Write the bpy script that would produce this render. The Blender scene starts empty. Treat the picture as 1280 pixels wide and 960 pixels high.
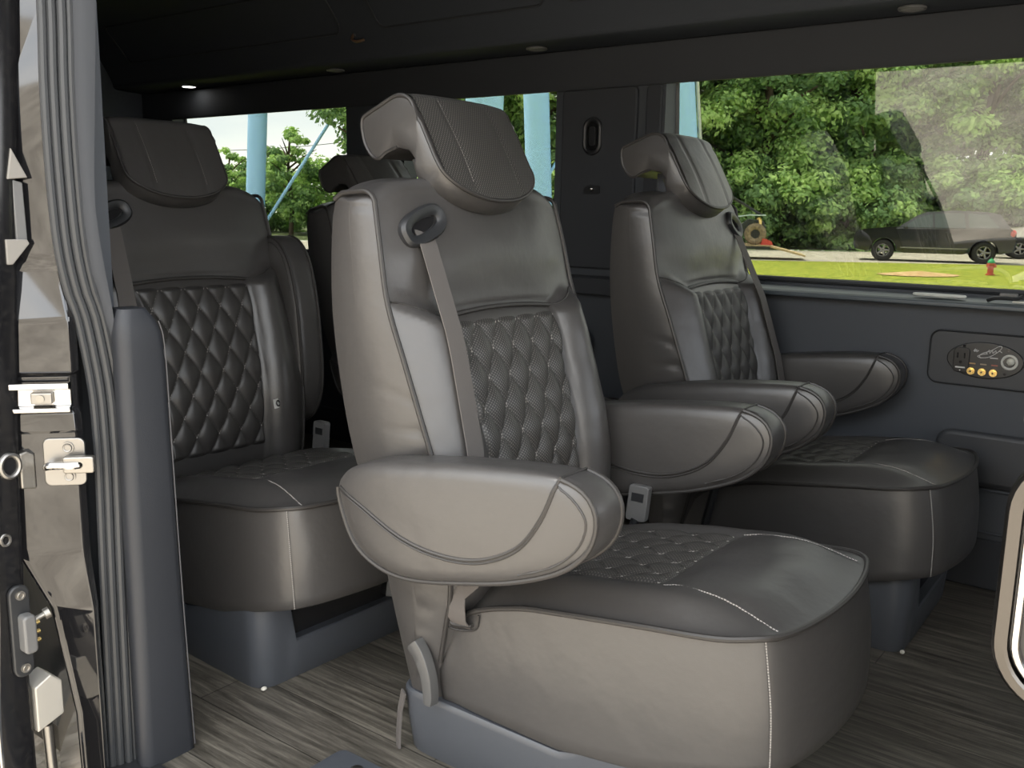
import bpy, bmesh, math, random
from math import sin, cos, pi, radians
from mathutils import Vector, Matrix, noise
random.seed(7)
scn = bpy.context.scene
col = scn.collection

# ------------------------------------------------------------------ camera, world, sun, exposure
F_PX, PITCH, ROLL, YAW, CAM_H = 1173.4, 0.181, 0.019, 0.6435, 1.1094
fw = Vector((-sin(YAW)*cos(PITCH), cos(YAW)*cos(PITCH), -sin(PITCH)))
rt = fw.cross(Vector((0, 0, 1))).normalized(); up = rt.cross(fw)
rt2 = rt*cos(ROLL)+up*sin(ROLL); up2 = -rt*sin(ROLL)+up*cos(ROLL)
cd = bpy.data.cameras.new('camera'); cam = bpy.data.objects.new('camera', cd); col.objects.link(cam)
cd.sensor_width = 36; cd.lens = F_PX/1280*36; cd.clip_start = .02; cd.clip_end = 500
m = Matrix((rt2, up2, -fw)).transposed().to_4x4(); m.translation = Vector((0, 0, CAM_H)); cam.matrix_world = m
scn.camera = cam

w = bpy.data.worlds.new('overcast_sky'); scn.world = w; w.use_nodes = True
nt = w.node_tree; nt.nodes.clear()
tc = nt.nodes.new('ShaderNodeTexCoord'); mp = nt.nodes.new('ShaderNodeMapping'); mp.inputs['Scale'].default_value = (1.6, 1.6, 4)
nz = nt.nodes.new('ShaderNodeTexNoise'); nz.inputs['Scale'].default_value = 1.7; nz.inputs['Detail'].default_value = 6
cr = nt.nodes.new('ShaderNodeValToRGB')
cr.color_ramp.elements[0].position = .3; cr.color_ramp.elements[0].color = (.62, .70, .80, 1)
cr.color_ramp.elements[1].position = .62; cr.color_ramp.elements[1].color = (1, .985, .95, 1)
bg = nt.nodes.new('ShaderNodeBackground'); bg.inputs['Strength'].default_value = 3.9
wo = nt.nodes.new('ShaderNodeOutputWorld')
L = nt.links.new
L(tc.outputs['Generated'], mp.inputs['Vector']); L(mp.outputs[0], nz.inputs['Vector']); L(nz.outputs['Fac'], cr.inputs[0])
sx = nt.nodes.new('ShaderNodeSeparateXYZ'); L(tc.outputs['Generated'], sx.inputs[0])
ma = nt.nodes.new('ShaderNodeMath'); ma.operation = 'MULTIPLY_ADD'; ma.use_clamp = False; ma.inputs[1].default_value = -.45; ma.inputs[2].default_value = 1.08
mxx = nt.nodes.new('ShaderNodeMath'); mxx.operation = 'MAXIMUM'; mxx.inputs[1].default_value = 0; L(sx.outputs['Z'], mxx.inputs[0]); L(mxx.outputs[0], ma.inputs[0])
vm = nt.nodes.new('ShaderNodeVectorMath'); vm.operation = 'SCALE'; L(cr.outputs[0], vm.inputs[0]); L(ma.outputs[0], vm.inputs['Scale'])
L(vm.outputs[0], bg.inputs['Color']); L(bg.outputs[0], wo.inputs['Surface'])

sd = bpy.data.lights.new('sun', 'SUN'); sd.energy = 11.5; sd.angle = radians(12); sd.color = (1, .96, .88)
sun = bpy.data.objects.new('sun', sd); col.objects.link(sun)
sun.rotation_euler = Vector((-.36, -.10, .92)).to_track_quat('Z', 'Y').to_euler()

vs = scn.view_settings
vs.view_transform = 'Standard'; vs.look = 'None'; vs.gamma = 1; vs.use_curve_mapping = False; vs.exposure = 0.80
scn.cycles.max_bounces = 10; scn.cycles.transparent_max_bounces = 16

FLOOR = -.03

# ------------------------------------------------------------------ materials
def mat(name, color=(.5, .5, .5), rough=.5, metal=0, spec=.5, coat=0):
    M = bpy.data.materials.new(name); M.use_nodes = True
    b = M.node_tree.nodes['Principled BSDF']
    b.inputs['Base Color'].default_value = (*color, 1); b.inputs['Roughness'].default_value = rough
    b.inputs['Metallic'].default_value = metal; b.inputs['Specular IOR Level'].default_value = spec
    b.inputs['Coat Weight'].default_value = coat; b.inputs['Coat Roughness'].default_value = .04
    return M
def nodes(M): return M.node_tree, M.node_tree.nodes['Principled BSDF']
def bump(M, scale, strength, dist=.002, detail=4, stretch=None, kind='noise', second=None):
    nt, b = nodes(M)
    tc = nt.nodes.new('ShaderNodeTexCoord'); mp = nt.nodes.new('ShaderNodeMapping')
    if stretch: mp.inputs['Scale'].default_value = stretch
    if kind == 'noise':
        n = nt.nodes.new('ShaderNodeTexNoise'); n.inputs['Detail'].default_value = detail; out = n.outputs['Fac']
    else:
        n = nt.nodes.new('ShaderNodeTexVoronoi'); out = n.outputs['Distance']
    n.inputs['Scale'].default_value = scale
    bp = nt.nodes.new('ShaderNodeBump'); bp.inputs['Strength'].default_value = strength; bp.inputs['Distance'].default_value = dist
    nt.links.new(tc.outputs['Object'], mp.inputs[0]); nt.links.new(mp.outputs[0], n.inputs['Vector']); nt.links.new(out, bp.inputs['Height'])
    last = bp
    if second:
        n2 = nt.nodes.new('ShaderNodeTexNoise'); n2.inputs['Scale'].default_value = second[0]; n2.inputs['Detail'].default_value = 3
        b2 = nt.nodes.new('ShaderNodeBump'); b2.inputs['Strength'].default_value = second[1]; b2.inputs['Distance'].default_value = second[2]
        nt.links.new(mp.outputs[0], n2.inputs['Vector']); nt.links.new(n2.outputs['Fac'], b2.inputs['Height']); nt.links.new(bp.outputs[0], b2.inputs['Normal'])
        last = b2
    nt.links.new(last.outputs[0], b.inputs['Normal'])
    return M
def vary(M, c1, c2, scale, stretch=(1, 1, 1), detail=4, lo=.35, hi=.65):
    nt, b = nodes(M)
    tc = nt.nodes.new('ShaderNodeTexCoord'); mp = nt.nodes.new('ShaderNodeMapping'); mp.inputs['Scale'].default_value = stretch
    n = nt.nodes.new('ShaderNodeTexNoise'); n.inputs['Scale'].default_value = scale; n.inputs['Detail'].default_value = detail
    r = nt.nodes.new('ShaderNodeValToRGB'); r.color_ramp.elements[0].position = lo; r.color_ramp.elements[1].position = hi
    r.color_ramp.elements[0].color = (*c1, 1); r.color_ramp.elements[1].color = (*c2, 1)
    nt.links.new(tc.outputs['Object'], mp.inputs[0]); nt.links.new(mp.outputs[0], n.inputs['Vector']); nt.links.new(n.outputs['Fac'], r.inputs[0])
    nt.links.new(r.outputs[0], b.inputs['Base Color'])
    return M

LC = (.048, .0455, .0445)
leather = bump(mat('dark_leather', LC, .36, spec=.62), 650, .22, .0006, 2, second=(14, .34, .006))
piping_m = mat('leather_piping', (.030, .028, .027), .42, spec=.4)
black_leather = bump(mat('black_leather', (.052, .057, .067), .42, spec=.5), 500, .2, .0006, 2, second=(12, .2, .005))
thread = mat('grey_thread', (.26, .245, .23), .7)
def perforated():
    M = mat('perforated_leather', LC, .45, spec=.5)
    nt, b = nodes(M)
    uv = nt.nodes.new('ShaderNodeUVMap')
    mp = nt.nodes.new('ShaderNodeMapping'); mp.inputs['Scale'].default_value = (1/.0050, 1/.0050, 1); mp.inputs['Rotation'].default_value = (0, 0, radians(45))
    fr = nt.nodes.new('ShaderNodeVectorMath'); fr.operation = 'FRACTION'
    sb = nt.nodes.new('ShaderNodeVectorMath'); sb.operation = 'SUBTRACT'; sb.inputs[1].default_value = (.5, .5, 0)
    ln = nt.nodes.new('ShaderNodeVectorMath'); ln.operation = 'LENGTH'
    r = nt.nodes.new('ShaderNodeValToRGB'); r.color_ramp.elements[0].position = .2; r.color_ramp.elements[1].position = .3
    r.color_ramp.elements[0].color = (.125, .117, .108, 1); r.color_ramp.elements[1].color = (.026, .025, .024, 1)
    nt.links.new(uv.outputs[0], mp.inputs[0]); nt.links.new(mp.outputs[0], fr.inputs[0]); nt.links.new(fr.outputs[0], sb.inputs[0])
    nt.links.new(sb.outputs[0], ln.inputs[0]); nt.links.new(ln.outputs['Value'], r.inputs[0]); nt.links.new(r.outputs[0], b.inputs['Base Color'])
    return M
perf = perforated()
quilt_m = bump(mat('quilted_leather', (.036, .034, .033), .42, spec=.5), 800, .25, .0006, 2)
webbing = bump(mat('belt_webbing', (.10, .092, .088), .75, spec=.2), 900, .4, .0008, 1, stretch=(1, 1, .25))
black_plastic = mat('black_plastic', (.017, .018, .02), .42)
grey_plastic = mat('grey_plastic', (.11, .11, .11), .4)
gloss_plastic = mat('gloss_black_plastic', (.012, .012, .013), .12)
rubber = bump(mat('black_rubber', (.034, .036, .039), .42, spec=.4), 400, .15, .0006)
paint = bump(mat('black_paint', (.008, .008, .009), .05, spec=.6, coat=.45), 3, .05, .01, 2)
dusty_paint = vary(mat('dusty_black_paint', (.01, .01, .011), .16, spec=.5), (.007, .007, .008), (.018, .0175, .017), 90, lo=.45, hi=.9)
steel = mat('brushed_steel', (.27, .262, .25), .38, 1)
cast = bump(mat('cast_metal', (.30, .285, .26), .45, 1), 200, .3, .001)
chrome = mat('chrome', (.50, .49, .48), .08, 1)
brass = mat('brass', (.80, .58, .22), .25, 1)
trim_suede = bump(mat('dark_trim', (.038, .041, .047), .75, spec=.25), 900, .3, .0005, 2)
grey_trim = bump(mat('grey_fabric_trim', (.042, .045, .051), .8, spec=.25), 1200, .4, .0005, 2)
wall_vinyl = bump(mat('wall_vinyl', (.052, .058, .068), .55, spec=.35), 700, .2, .0004, 2)
sill_m = mat('sill_trim', (.055, .068, .078), .4)
head_m = bump(mat('headliner', (.050, .056, .066), .85, spec=.15), 900, .3, .0005, 2)
def wood_floor():
    M = mat('grey_wood_planks', rough=.42, spec=.45)
    nt, b = nodes(M)
    tc = nt.nodes.new('ShaderNodeTexCoord')
    mp = nt.nodes.new('ShaderNodeMapping'); mp.inputs['Scale'].default_value = (1.5, 26, 1)
    wn = nt.nodes.new('ShaderNodeTexNoise'); wn.inputs['Scale'].default_value = 2.2; wn.inputs['Detail'].default_value = 9; wn.inputs['Roughness'].default_value = .72; wn.inputs['Distortion'].default_value = .5
    r = nt.nodes.new('ShaderNodeValToRGB')
    e = r.color_ramp.elements; e[0].position = .33; e[0].color = (.030, .027, .022, 1); e[1].position = .68; e[1].color = (.18, .163, .137, 1)
    e2 = e.new(.5); e2.color = (.083, .075, .063, 1)
    bk = nt.nodes.new('ShaderNodeTexBrick'); bk.inputs['Scale'].default_value = 1; bk.inputs['Brick Width'].default_value = 1.2; bk.inputs['Row Height'].default_value = .15
    bk.inputs['Mortar Size'].default_value = .0015; bk.inputs['Color1'].default_value = (.85, .85, .85, 1); bk.inputs['Color2'].default_value = (1.1, 1.1, 1.08, 1); bk.inputs['Mortar'].default_value = (.25, .25, .25, 1)
    mx = nt.nodes.new('ShaderNodeMix'); mx.data_type = 'RGBA'; mx.blend_type = 'MULTIPLY'; mx.inputs[0].default_value = 1
    nt.links.new(tc.outputs['Object'], mp.inputs[0]); nt.links.new(mp.outputs[0], wn.inputs['Vector']); nt.links.new(wn.outputs['Fac'], r.inputs[0])
    nt.links.new(tc.outputs['Object'], bk.inputs['Vector']); nt.links.new(r.outputs[0], mx.inputs[6]); nt.links.new(bk.outputs[0], mx.inputs[7]); nt.links.new(mx.outputs[2], b.inputs['Base Color'])
    bp = nt.nodes.new('ShaderNodeBump'); bp.inputs['Strength'].default_value = .3; bp.inputs['Distance'].default_value = .002
    nt.links.new(wn.outputs['Fac'], bp.inputs['Height']); nt.links.new(bp.outputs[0], b.inputs['Normal'])
    return M
wood = wood_floor()
def tinted_glass(name, tint, refl):
    M = bpy.data.materials.new(name); M.use_nodes = True; nt = M.node_tree; nt.nodes.clear()
    o = nt.nodes.new('ShaderNodeOutputMaterial'); mx = nt.nodes.new('ShaderNodeMixShader')
    t = nt.nodes.new('ShaderNodeBsdfTransparent'); t.inputs[0].default_value = (*tint, 1)
    g = nt.nodes.new('ShaderNodeBsdfGlossy'); g.inputs['Roughness'].default_value = 0.0; g.inputs[0].default_value = (1, 1, 1, 1)
    lw = nt.nodes.new('ShaderNodeFresnel'); lw.inputs['IOR'].default_value = refl
    gm = nt.nodes.new('ShaderNodeNewGeometry'); iv = nt.nodes.new('ShaderNodeMath'); iv.operation = 'SUBTRACT'; iv.inputs[0].default_value = 1
    ml = nt.nodes.new('ShaderNodeMath'); ml.operation = 'MULTIPLY'
    nt.links.new(gm.outputs['Backfacing'], iv.inputs[1]); nt.links.new(iv.outputs[0], ml.inputs[0]); nt.links.new(lw.outputs[0], ml.inputs[1])
    nt.links.new(ml.outputs[0], mx.inputs[0]); nt.links.new(t.outputs[0], mx.inputs[1]); nt.links.new(g.outputs[0], mx.inputs[2]); nt.links.new(mx.outputs[0], o.inputs[0])
    return M
glass = tinted_glass('tinted_glass', (.425, .430, .404), 1.70)

# ------------------------------------------------------------------ mesh helpers
class MB:
    def __init__(s): s.v = []; s.f = []; s.mi = []; s.uv = {}
    def add(s, v, f, mi=0):
        o = len(s.v); s.v += [tuple(p) for p in v]; s.f += [tuple(i+o for i in q) for q in f]; s.mi += [mi]*len(f); return o
    def loft(s, loops, closed=True, cap=True, mi=0):
        n = len(loops[0]); v = [p for l in loops for p in l]; f = []
        for a in range(len(loops)-1):
            for i in range(n if closed else n-1):
                j = (i+1) % n
                f.append((a*n+i, a*n+j, (a+1)*n+j, (a+1)*n+i))
        if cap and closed:
            f.append(tuple(range(n))[::-1]); f.append(tuple((len(loops)-1)*n+i for i in range(n)))
        return s.add(v, f, mi)
    def tube(s, path, r, n=8, closed=False, mi=0):
        P = [Vector(p) for p in path]
        if len(P) < 2: return
        loops = []; prev = None
        for i, p in enumerate(P):
            if closed: t = P[(i+1) % len(P)]-P[i-1]
            else: t = P[min(i+1, len(P)-1)]-P[max(i-1, 0)]
            if t.length < 1e-9: t = Vector((0, 0, 1))
            t.normalize()
            if prev is None:
                a = Vector((0, 0, 1)) if abs(t.z) < .9 else Vector((1, 0, 0))
                nrm = t.cross(a).normalized()
            else:
                nrm = prev-t*prev.dot(t)
                nrm = nrm.normalized() if nrm.length > 1e-6 else t.orthogonal().normalized()
            prev = nrm; b = t.cross(nrm)
            rr = r[i] if isinstance(r, (list, tuple)) else r
            loops.append([p+(nrm*cos(2*pi*k/n)+b*sin(2*pi*k/n))*rr for k in range(n)])
        if closed: loops.append(loops[0])
        s.loft(loops, True, not closed, mi)
    def box(s, a, b, mi=0):
        x0, y0, z0 = a; x1, y1, z1 = b
        v = [(x0, y0, z0), (x1, y0, z0), (x1, y1, z0), (x0, y1, z0), (x0, y0, z1), (x1, y0, z1), (x1, y1, z1), (x0, y1, z1)]
        s.add(v, [(0, 3, 2, 1), (4, 5, 6, 7), (0, 1, 5, 4), (1, 2, 6, 5), (2, 3, 7, 6), (3, 0, 4, 7)], mi)
    def prism(s, pts, axis, a, b, mi=0):
        def P(u, v, w): return {'x': (w, u, v), 'y': (u, w, v), 'z': (u, v, w)}[axis]
        s.loft([[P(u, v, a) for u, v in pts], [P(u, v, b) for u, v in pts]], True, True, mi)
    def ell(s, c, r, nu=16, nv=10, mi=0):
        loops = []
        for j in range(nv+1):
            t = pi*(j+.001)/(nv+.002)
            loops.append([(c[0]+r[0]*sin(t)*cos(2*pi*i/nu), c[1]+r[1]*sin(t)*sin(2*pi*i/nu), c[2]-r[2]*cos(t)) for i in range(nu)])
        s.loft(loops, True, True, mi)
    def cyl(s, p0, p1, r, n=20, mi=0): s.tube([p0, p1], r, n, mi=mi)
    def build(s, name, mats, parent=None, smooth=35, bevel=None, fix=True):
        me = bpy.data.meshes.new(name); me.from_pydata(s.v, [], s.f)
        if not isinstance(mats, (list, tuple)): mats = [mats]
        for M_ in mats: me.materials.append(M_)
        if len(mats) > 1: me.polygons.foreach_set('material_index', s.mi)
        if fix:
            bm = bmesh.new(); bm.from_mesh(me); bmesh.ops.recalc_face_normals(bm, faces=bm.faces); bm.to_mesh(me); bm.free()
        if s.uv:
            l = me.uv_layers.new(name='UVMap')
            for lp in me.loops: l.data[lp.index].uv = s.uv.get(lp.vertex_index, (0, 0))
        if smooth:
            me.shade_smooth(); me.set_sharp_from_angle(angle=radians(smooth))
        o = bpy.data.objects.new(name, me); col.objects.link(o)
        if parent: o.parent = parent
        if bevel:
            bv = o.modifiers.new('bevel', 'BEVEL'); bv.width = bevel; bv.segments = 3; bv.limit_method = 'ANGLE'; bv.angle_limit = radians(40)
        return o
def tag(o, label=None, cat=None, group=None, kind=None):
    for k, v in (('label', label), ('category', cat), ('group', group), ('kind', kind)):
        if v: o[k] = v
    return o
def thing(name, label, cat, loc=(0, 0, 0), rz=0, group=None):
    o = bpy.data.objects.new(name, None); o.empty_display_size = .1; col.objects.link(o); o.location = loc; o.rotation_euler = (0, 0, rz)
    return tag(o, label, cat, group)
def struct(o): o['kind'] = 'structure'; return o
def interp(tab, x):
    if x <= tab[0][0]: return tab[0][1]
    for (a, p), (b, q) in zip(tab, tab[1:]):
        if x <= b: return p+(q-p)*(x-a)/(b-a)
    return tab[-1][1]
def smooth_tab(tab, x):          # cubic (Catmull-Rom) interpolation
    n = len(tab)
    if x <= tab[0][0]: return tab[0][1]
    if x >= tab[-1][0]: return tab[-1][1]
    for i in range(n-1):
        if x <= tab[i+1][0]:
            x0, y0 = tab[max(i-1, 0)]; x1, y1 = tab[i]; x2, y2 = tab[i+1]; x3, y3 = tab[min(i+2, n-1)]
            t = (x-x1)/(x2-x1)
            m1 = (y2-y0)/(x2-x0)*(x2-x1) if x2 > x0 else 0; m2 = (y3-y1)/(x3-x1)*(x2-x1) if x3 > x1 else 0
            return (2*t**3-3*t**2+1)*y1+(t**3-2*t**2+t)*m1+(-2*t**3+3*t**2)*y2+(t**3-t**2)*m2
def spline(pts, n, closed=False):
    P = [Vector(p) for p in pts]; k = len(P); out = []
    segs = k if closed else k-1
    for s in range(segs):
        g = lambda i: P[i % k] if closed else P[max(0, min(k-1, i))]
        p0, p1, p2, p3 = g(s-1), g(s), g(s+1), g(s+2)
        for j in range(n):
            t = j/n
            out.append(.5*((2*p1)+(p2-p0)*t+(2*p0-5*p1+4*p2-p3)*t*t+(3*p1-p0-3*p2+p3)*t**3))
    if not closed: out.append(P[-1])
    return out
def resample(path, n, closed=False):
    P = list(path)+([path[0]] if closed else [])
    d = [0]
    for a, b in zip(P, P[1:]): d.append(d[-1]+(b-a).length)
    out = []; k = 0
    for i in range(n):
        t = d[-1]*i/(n if closed else n-1)
        while k < len(P)-2 and d[k+1] < t: k += 1
        q = (t-d[k])/max(1e-9, d[k+1]-d[k]); out.append(P[k].lerp(P[k+1], min(1, q)))
    return out
def rrect(x0, y0, x1, y1, r, n=6):
    out = []
    for cx, cy, a in ((x1-r, y0+r, -pi/2), (x1-r, y1-r, 0), (x0+r, y1-r, pi/2), (x0+r, y0+r, pi)):
        for i in range(n+1):
            t = a+pi/2*i/n; out.append((cx+r*cos(t), cy+r*sin(t)))
    return out
def sstep(a, b, x):
    t = max(0, min(1, (x-a)/(b-a))); return t*t*(3-2*t)

# ------------------------------------------------------------------ van shell
YW = 3.15                                  # inner face of the far wall
Z0, Z1 = .893, 1.58                        # window glass height
WIN = [(-4.75, -3.36), (-2.99, -2.17), (-1.69, .55)]
b = MB()
b.box((-5.0, YW, FLOOR-.05), (1.6, YW+.20, .845))
edges = [-5.0]+[e for w_ in WIN for e in w_]+[1.6]
for i in range(0, len(edges), 2): b.box((edges[i], YW, .845), (edges[i+1], YW+.085, 1.66))
b.box((-5.0, YW, Z1+.075), (1.6, YW+.20, 1.80))
for a_, c_ in WIN: b.box((a_, YW+.12, .845), (c_, YW+.20, Z0-.012))
struct(b.build('wall_far', wall_vinyl, smooth=0))
for i, (a_, c_) in enumerate(WIN):
    g = MB(); g.box((a_-.0, YW+.150, Z0-.02), (c_+.0, YW+.156, Z1+.09))
    g.v = [(x, y-.084*(z-Z0), z) for x, y, z in g.v]
    wo_ = struct(g.build(f'window_{i+1}', glass, smooth=0))
    f = MB()
    ring = [(a_+.012, Z0), (c_-.012, Z0), (c_-.012, Z1), (a_+.012, Z1)]
    ring = rrect(a_-.002, Z0-.002, c_+.002, Z1+.07, .03)
    f.tube([(x, YW+.142-.084*(z-Z0), z) for x, z in ring], .011, 8, closed=True)
    f.build('window_frame', rubber, wo_)
# sill trim, lower wall details
b = MB(); b.prism([(YW-.05, .848), (YW+.12, .848), (YW+.12, .872), (YW-.035, .868), (YW-.05, .862)], 'x', -1.75, .6)
struct(b.build('trim_1', sill_m, smooth=0, bevel=.004))
b = MB(); b.prism([(YW-.035, .80), (YW, .80), (YW, .872), (YW-.035, .862)], 'x', -4.9, -1.75)
struct(b.build('trim_2', trim_suede, smooth=0, bevel=.004))
# header above windows: padded panel
b = MB()
prof = [(YW, Z1-.004), (YW-.012, Z1-.004), (YW-.02, Z1+.01), (YW-.02, 1.72), (YW, 1.73)]
b.loft([[(-5, y, z) for y, z in prof], [(1.6, y, z) for y, z in prof]])
struct(b.build('trim_3', trim_suede))
# soffit and upper wall, cove and ceiling
b = MB()
prof = spline([(YW, 1.725, 0), (YW-.06, 1.728, 0), (2.985, 1.732, 0), (2.962, 1.742, 0), (2.955, 1.765, 0), (2.92, 1.83, 0), (2.85, 1.93, 0), (2.74, 2.02, 0), (2.6, 2.06, 0)], 6)
prof = [(p.x, p.y) for p in prof]
outer = [(2.6, 2.12), (3.35, 2.12), (3.35, 1.725)]
b.loft([[(-5, y, z) for y, z in prof+outer], [(1.6, y, z) for y, z in prof+outer]])
struct(b.build('wall_far_upper', head_m, smooth=50))
b = MB(); b.box((-5, .95, 2.06), (1.6, 2.62, 2.12)); struct(b.build('ceiling', head_m, smooth=0))
def cove(zq):
    for (y0, z0), (y1, z1) in zip(prof, prof[1:]):
        if z0 >= 1.76 and z0 <= zq <= z1: return y0+(y1-y0)*(zq-z0)/(z1-z0+1e-9)
    return 2.7
for k, (xa, xb) in enumerate([(-4.75, -3.12), (-2.90, -2.06), (-1.98, -1.32), (-1.22, -.3)]):
    pr = [(x, cove(z)-.003, z) for x, z in rrect(xa, 1.845, xb, 2.0, .04)]
    t_ = MB(); t_.tube(pr, .0045, 6, closed=True)
    struct(t_.build(f'trim_{4+k}', trim_suede))
# rear, front, near walls
b = MB(); b.box((-5.08, .95, FLOOR-.05), (-5.0, 3.23, 2.12)); struct(b.build('wall_rear', head_m, smooth=0))
b = MB(); b.box((1.6, .95, FLOOR-.6), (1.68, 3.35, 1.15)); b.box((1.6, .95, 1.70), (1.68, 3.35, 2.12)); struct(b.build('wall_front', wall_vinyl, smooth=0))
b = MB(); b.box((-5.0, .96, FLOOR-.05), (-1.80, 1.04, 2.12)); struct(b.build('wall_near', wall_vinyl, smooth=0))
b = MB(); b.prism([(-.16, 2.12), (-.152, .90), (-.06, .55), (.02, FLOOR-.05), (1.6, FLOOR-.05), (1.6, 2.12)], 'y', 1.10, 1.20); struct(b.build('wall_near_front', bump(mat('pillar_leather', (.055, .045, .042), .5), 500, .2, .0006), smooth=0, bevel=.02))
b = MB(); b.box((-1.85, .95, 2.03), (1.6, 1.05, 2.14)); struct(b.build('trim_8', paint, smooth=0))
b = MB(); b.box((-5.0, .93, FLOOR-.06), (1.6, 3.23, FLOOR)); struct(b.build('floor', wood, smooth=0))
b = MB(); b.box((-1.62, .80, FLOOR-.25), (1.6, .945, FLOOR-.012)); struct(b.build('trim_9', rubber, smooth=0, bevel=.01))   # door sill step

# pillar between the windows: raised panel with anchor slot and hook
b = MB(); b.prism(rrect(-2.13, .90, -1.80, 1.575, .02), 'y', YW-.018, YW+.001); struct(b.build('trim_10', trim_suede, bevel=.006))
b = MB(); b.prism(rrect(-1.765, .89, -1.70, 1.578, .02), 'y', YW-.012, YW+.001); struct(b.build('trim_11', trim_suede, bevel=.008))
an = thing('belt_anchor', 'black oval belt anchor slot set in the pillar between the windows', 'anchor', (-1.985, YW-.018, 1.40))
r_ = [(x, -.004, z) for x, z in rrect(-.034, -.062, .034, .062, .033)]
b = MB(); b.tube(r_, .009, 8, closed=True); b.build('bezel', black_plastic, an)
b = MB(); b.prism(rrect(-.028, -.056, .028, .056, .027), 'y', -.004, .01); b.build('plate', gloss_plastic, an)
b = MB(); b.prism(rrect(-.012, -.035, .012, .035, .008), 'y', -.010, -.003); b.build('slider', black_plastic, an)
hk = thing('coat_hook', 'small dark coat hook low on the pillar between the windows', 'hook', (-1.98, YW-.018, 1.20))
b = MB(); b.prism(rrect(-.035, -.016, .035, .016, .008), 'y', -.004, .006); b.build('plate', black_plastic, hk)
b = MB(); b.cyl((.005, -.002, 0), (.005, -.016, .003), .006, 10); b.ell((.005, -.018, .003), (.008, .006, .008)); b.build('peg', chrome, hk)
ck = thing('coat_hook', 'small brown curved hook under the ceiling cove above the rear window', 'hook', (-3.03, cove(1.83)-.005, 1.815))
b = MB(); b.tube(spline([(-.03, 0, .02), (-.025, -.012, .0), (0, -.018, -.012), (.025, -.012, -.012), (.035, 0, -.006)], 5), .006, 8); b.build('hook_arm', mat('brown_plastic', (.10, .06, .035), .4), ck)
b = MB(); b.ell((-.03, .002, .02), (.012, .006, .014)); b.build('base', black_plastic, ck)

# lower far wall panels
b = MB()
b.prism(rrect(-.665, .30, .55, .468, .05), 'y', YW-.03, YW+.001)
struct(b.build('trim_12', bump(mat('wall_leather', (.040, .042, .046), .5, spec=.4), 600, .2, .0005), bevel=.02))
b = MB(); b.tube([(-1.4, YW-.004, .287), (.6, YW-.004, .287)], .006, 8); b.tube([(-1.4, YW-.004, .150), (.6, YW-.004, .150)], .005, 8); struct(b.build('trim_13', wall_vinyl))
b = MB(); b.box((-4.9, YW-.02, FLOOR), (.6, YW, .13)); struct(b.build('baseboard_far', trim_suede, smooth=0, bevel=.008))

# outlet panel
OX = -.475
op = thing('outlet_panel', 'rounded socket panel with jacks and white script logo, on far wall at right', 'socket panel', (OX, YW, .69))
b = MB(); b.prism(rrect(-.235, -.082, .20, .082, .03), 'y', -.006, .002); b.build('panel', mat('panel_vinyl', (.030, .033, .038), .5), op, bevel=.003)
b = MB(); b.tube([(x, -.005, z) for x, z in rrect(-.235, -.082, .20, .082, .03)], .0035, 6, closed=True); b.build('rim', black_plastic, op)
b = MB(); b.prism([(-.075+.108*cos(t*pi/24), .056*sin(t*pi/24)) for t in range(48)], 'y', -.012, -.004); b.build('faceplate', mat('faceplate', (.022, .023, .024), .3), op, bevel=.003)
FY = -.012
def on(x, z): return (x, FY, z)
so = MB(); so.prism(rrect(-.163, -.042, -.117, .035, .012), 'y', FY-.004, FY+.001); so.build('power_socket', mat('socket_black', (.012, .012, .013), .3), op, bevel=.002)
sl = MB()
for dx in (-.011, .009): sl.box((-.14+dx-.002, FY-.0055, .002), (-.14+dx+.002, FY-.0035, .018))
sl.cyl((-.141, FY-.0055, -.010), (-.141, FY-.0035, -.010), .004); sl.build('socket_slots', gloss_plastic, op)
lg = MB(); lg.box((-.155, FY-.005, -.029), (-.127, FY-.0042, -.025)); lg.cyl((-.141, FY-.005, -.036), (-.141, FY-.0042, -.036), .0018); lg.build('socket_label', mat('white_print', (.6, .6, .58), .6), op)
for dx, c_ in ((-.108, (.35, .22, .1)), (-.077, (.3, .25, .18)), (-.046, (.35, .12, .08))):
    j = MB(); j.cyl(on(dx, -.034), (dx, FY-.014, -.034), .0115, 20); j.cyl((dx, FY-.013, -.034), (dx, FY-.022, -.034), .0075, 16)
    jo = j.build('audio_jack', brass, op)
    k = MB(); k.box((dx-.009, FY-.001, -.014), (dx+.009, FY-.0004, -.010)); k.build('jack_label', mat('jack_print', c_, .6), jo)
    k = MB(); k.cyl((dx, FY-.0215, -.034), (dx, FY-.0225, -.034), .003, 10); k.build('jack_hole', gloss_plastic, jo)
lt = MB(); lt.tube([(-.006+.020*cos(t*pi/16), FY-.004, .002+.020*sin(t*pi/16)) for t in range(32)], .004, 8, closed=True)
lo = lt.build('accessory_socket', mat('pale_ring', (.50, .50, .46), .35), op)
k = MB(); k.cyl((-.006, FY-.001, .002), (-.006, FY-.003, .002), .019); k.build('socket_well', gloss_plastic, lo)
k = MB(); k.cyl((-.002, FY-.002, .005), (-.002, FY-.010, .005), .011); k.ell((-.002, FY-.010, .005), (.011, .004, .011)); k.build('socket_pin', mat('pale_pin', (.42, .42, .37), .35), lo)
for x_, z_ in ((-.135, .040), (-.012, .038), (-.016, -.036)):
    k = MB(); k.cyl((x_, FY-.0005, z_), (x_, FY-.002, z_), .004, 12); k.build('screw', gloss_plastic, op)
lg = MB()
sw = [(-.062, .010), (-.068, .018), (-.058, .026), (-.03, .036), (-.005, .050), (.006, .052), (.006, .044), (-.010, .030), (-.035, .016), (-.062, .012), (-.075, .016), (-.06, .022), (-.04, .026)]
lg.tube([(x, FY-.0012, z) for x, z, _ in spline([(x, z, 0) for x, z in sw], 5)], .0011, 5)
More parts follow.
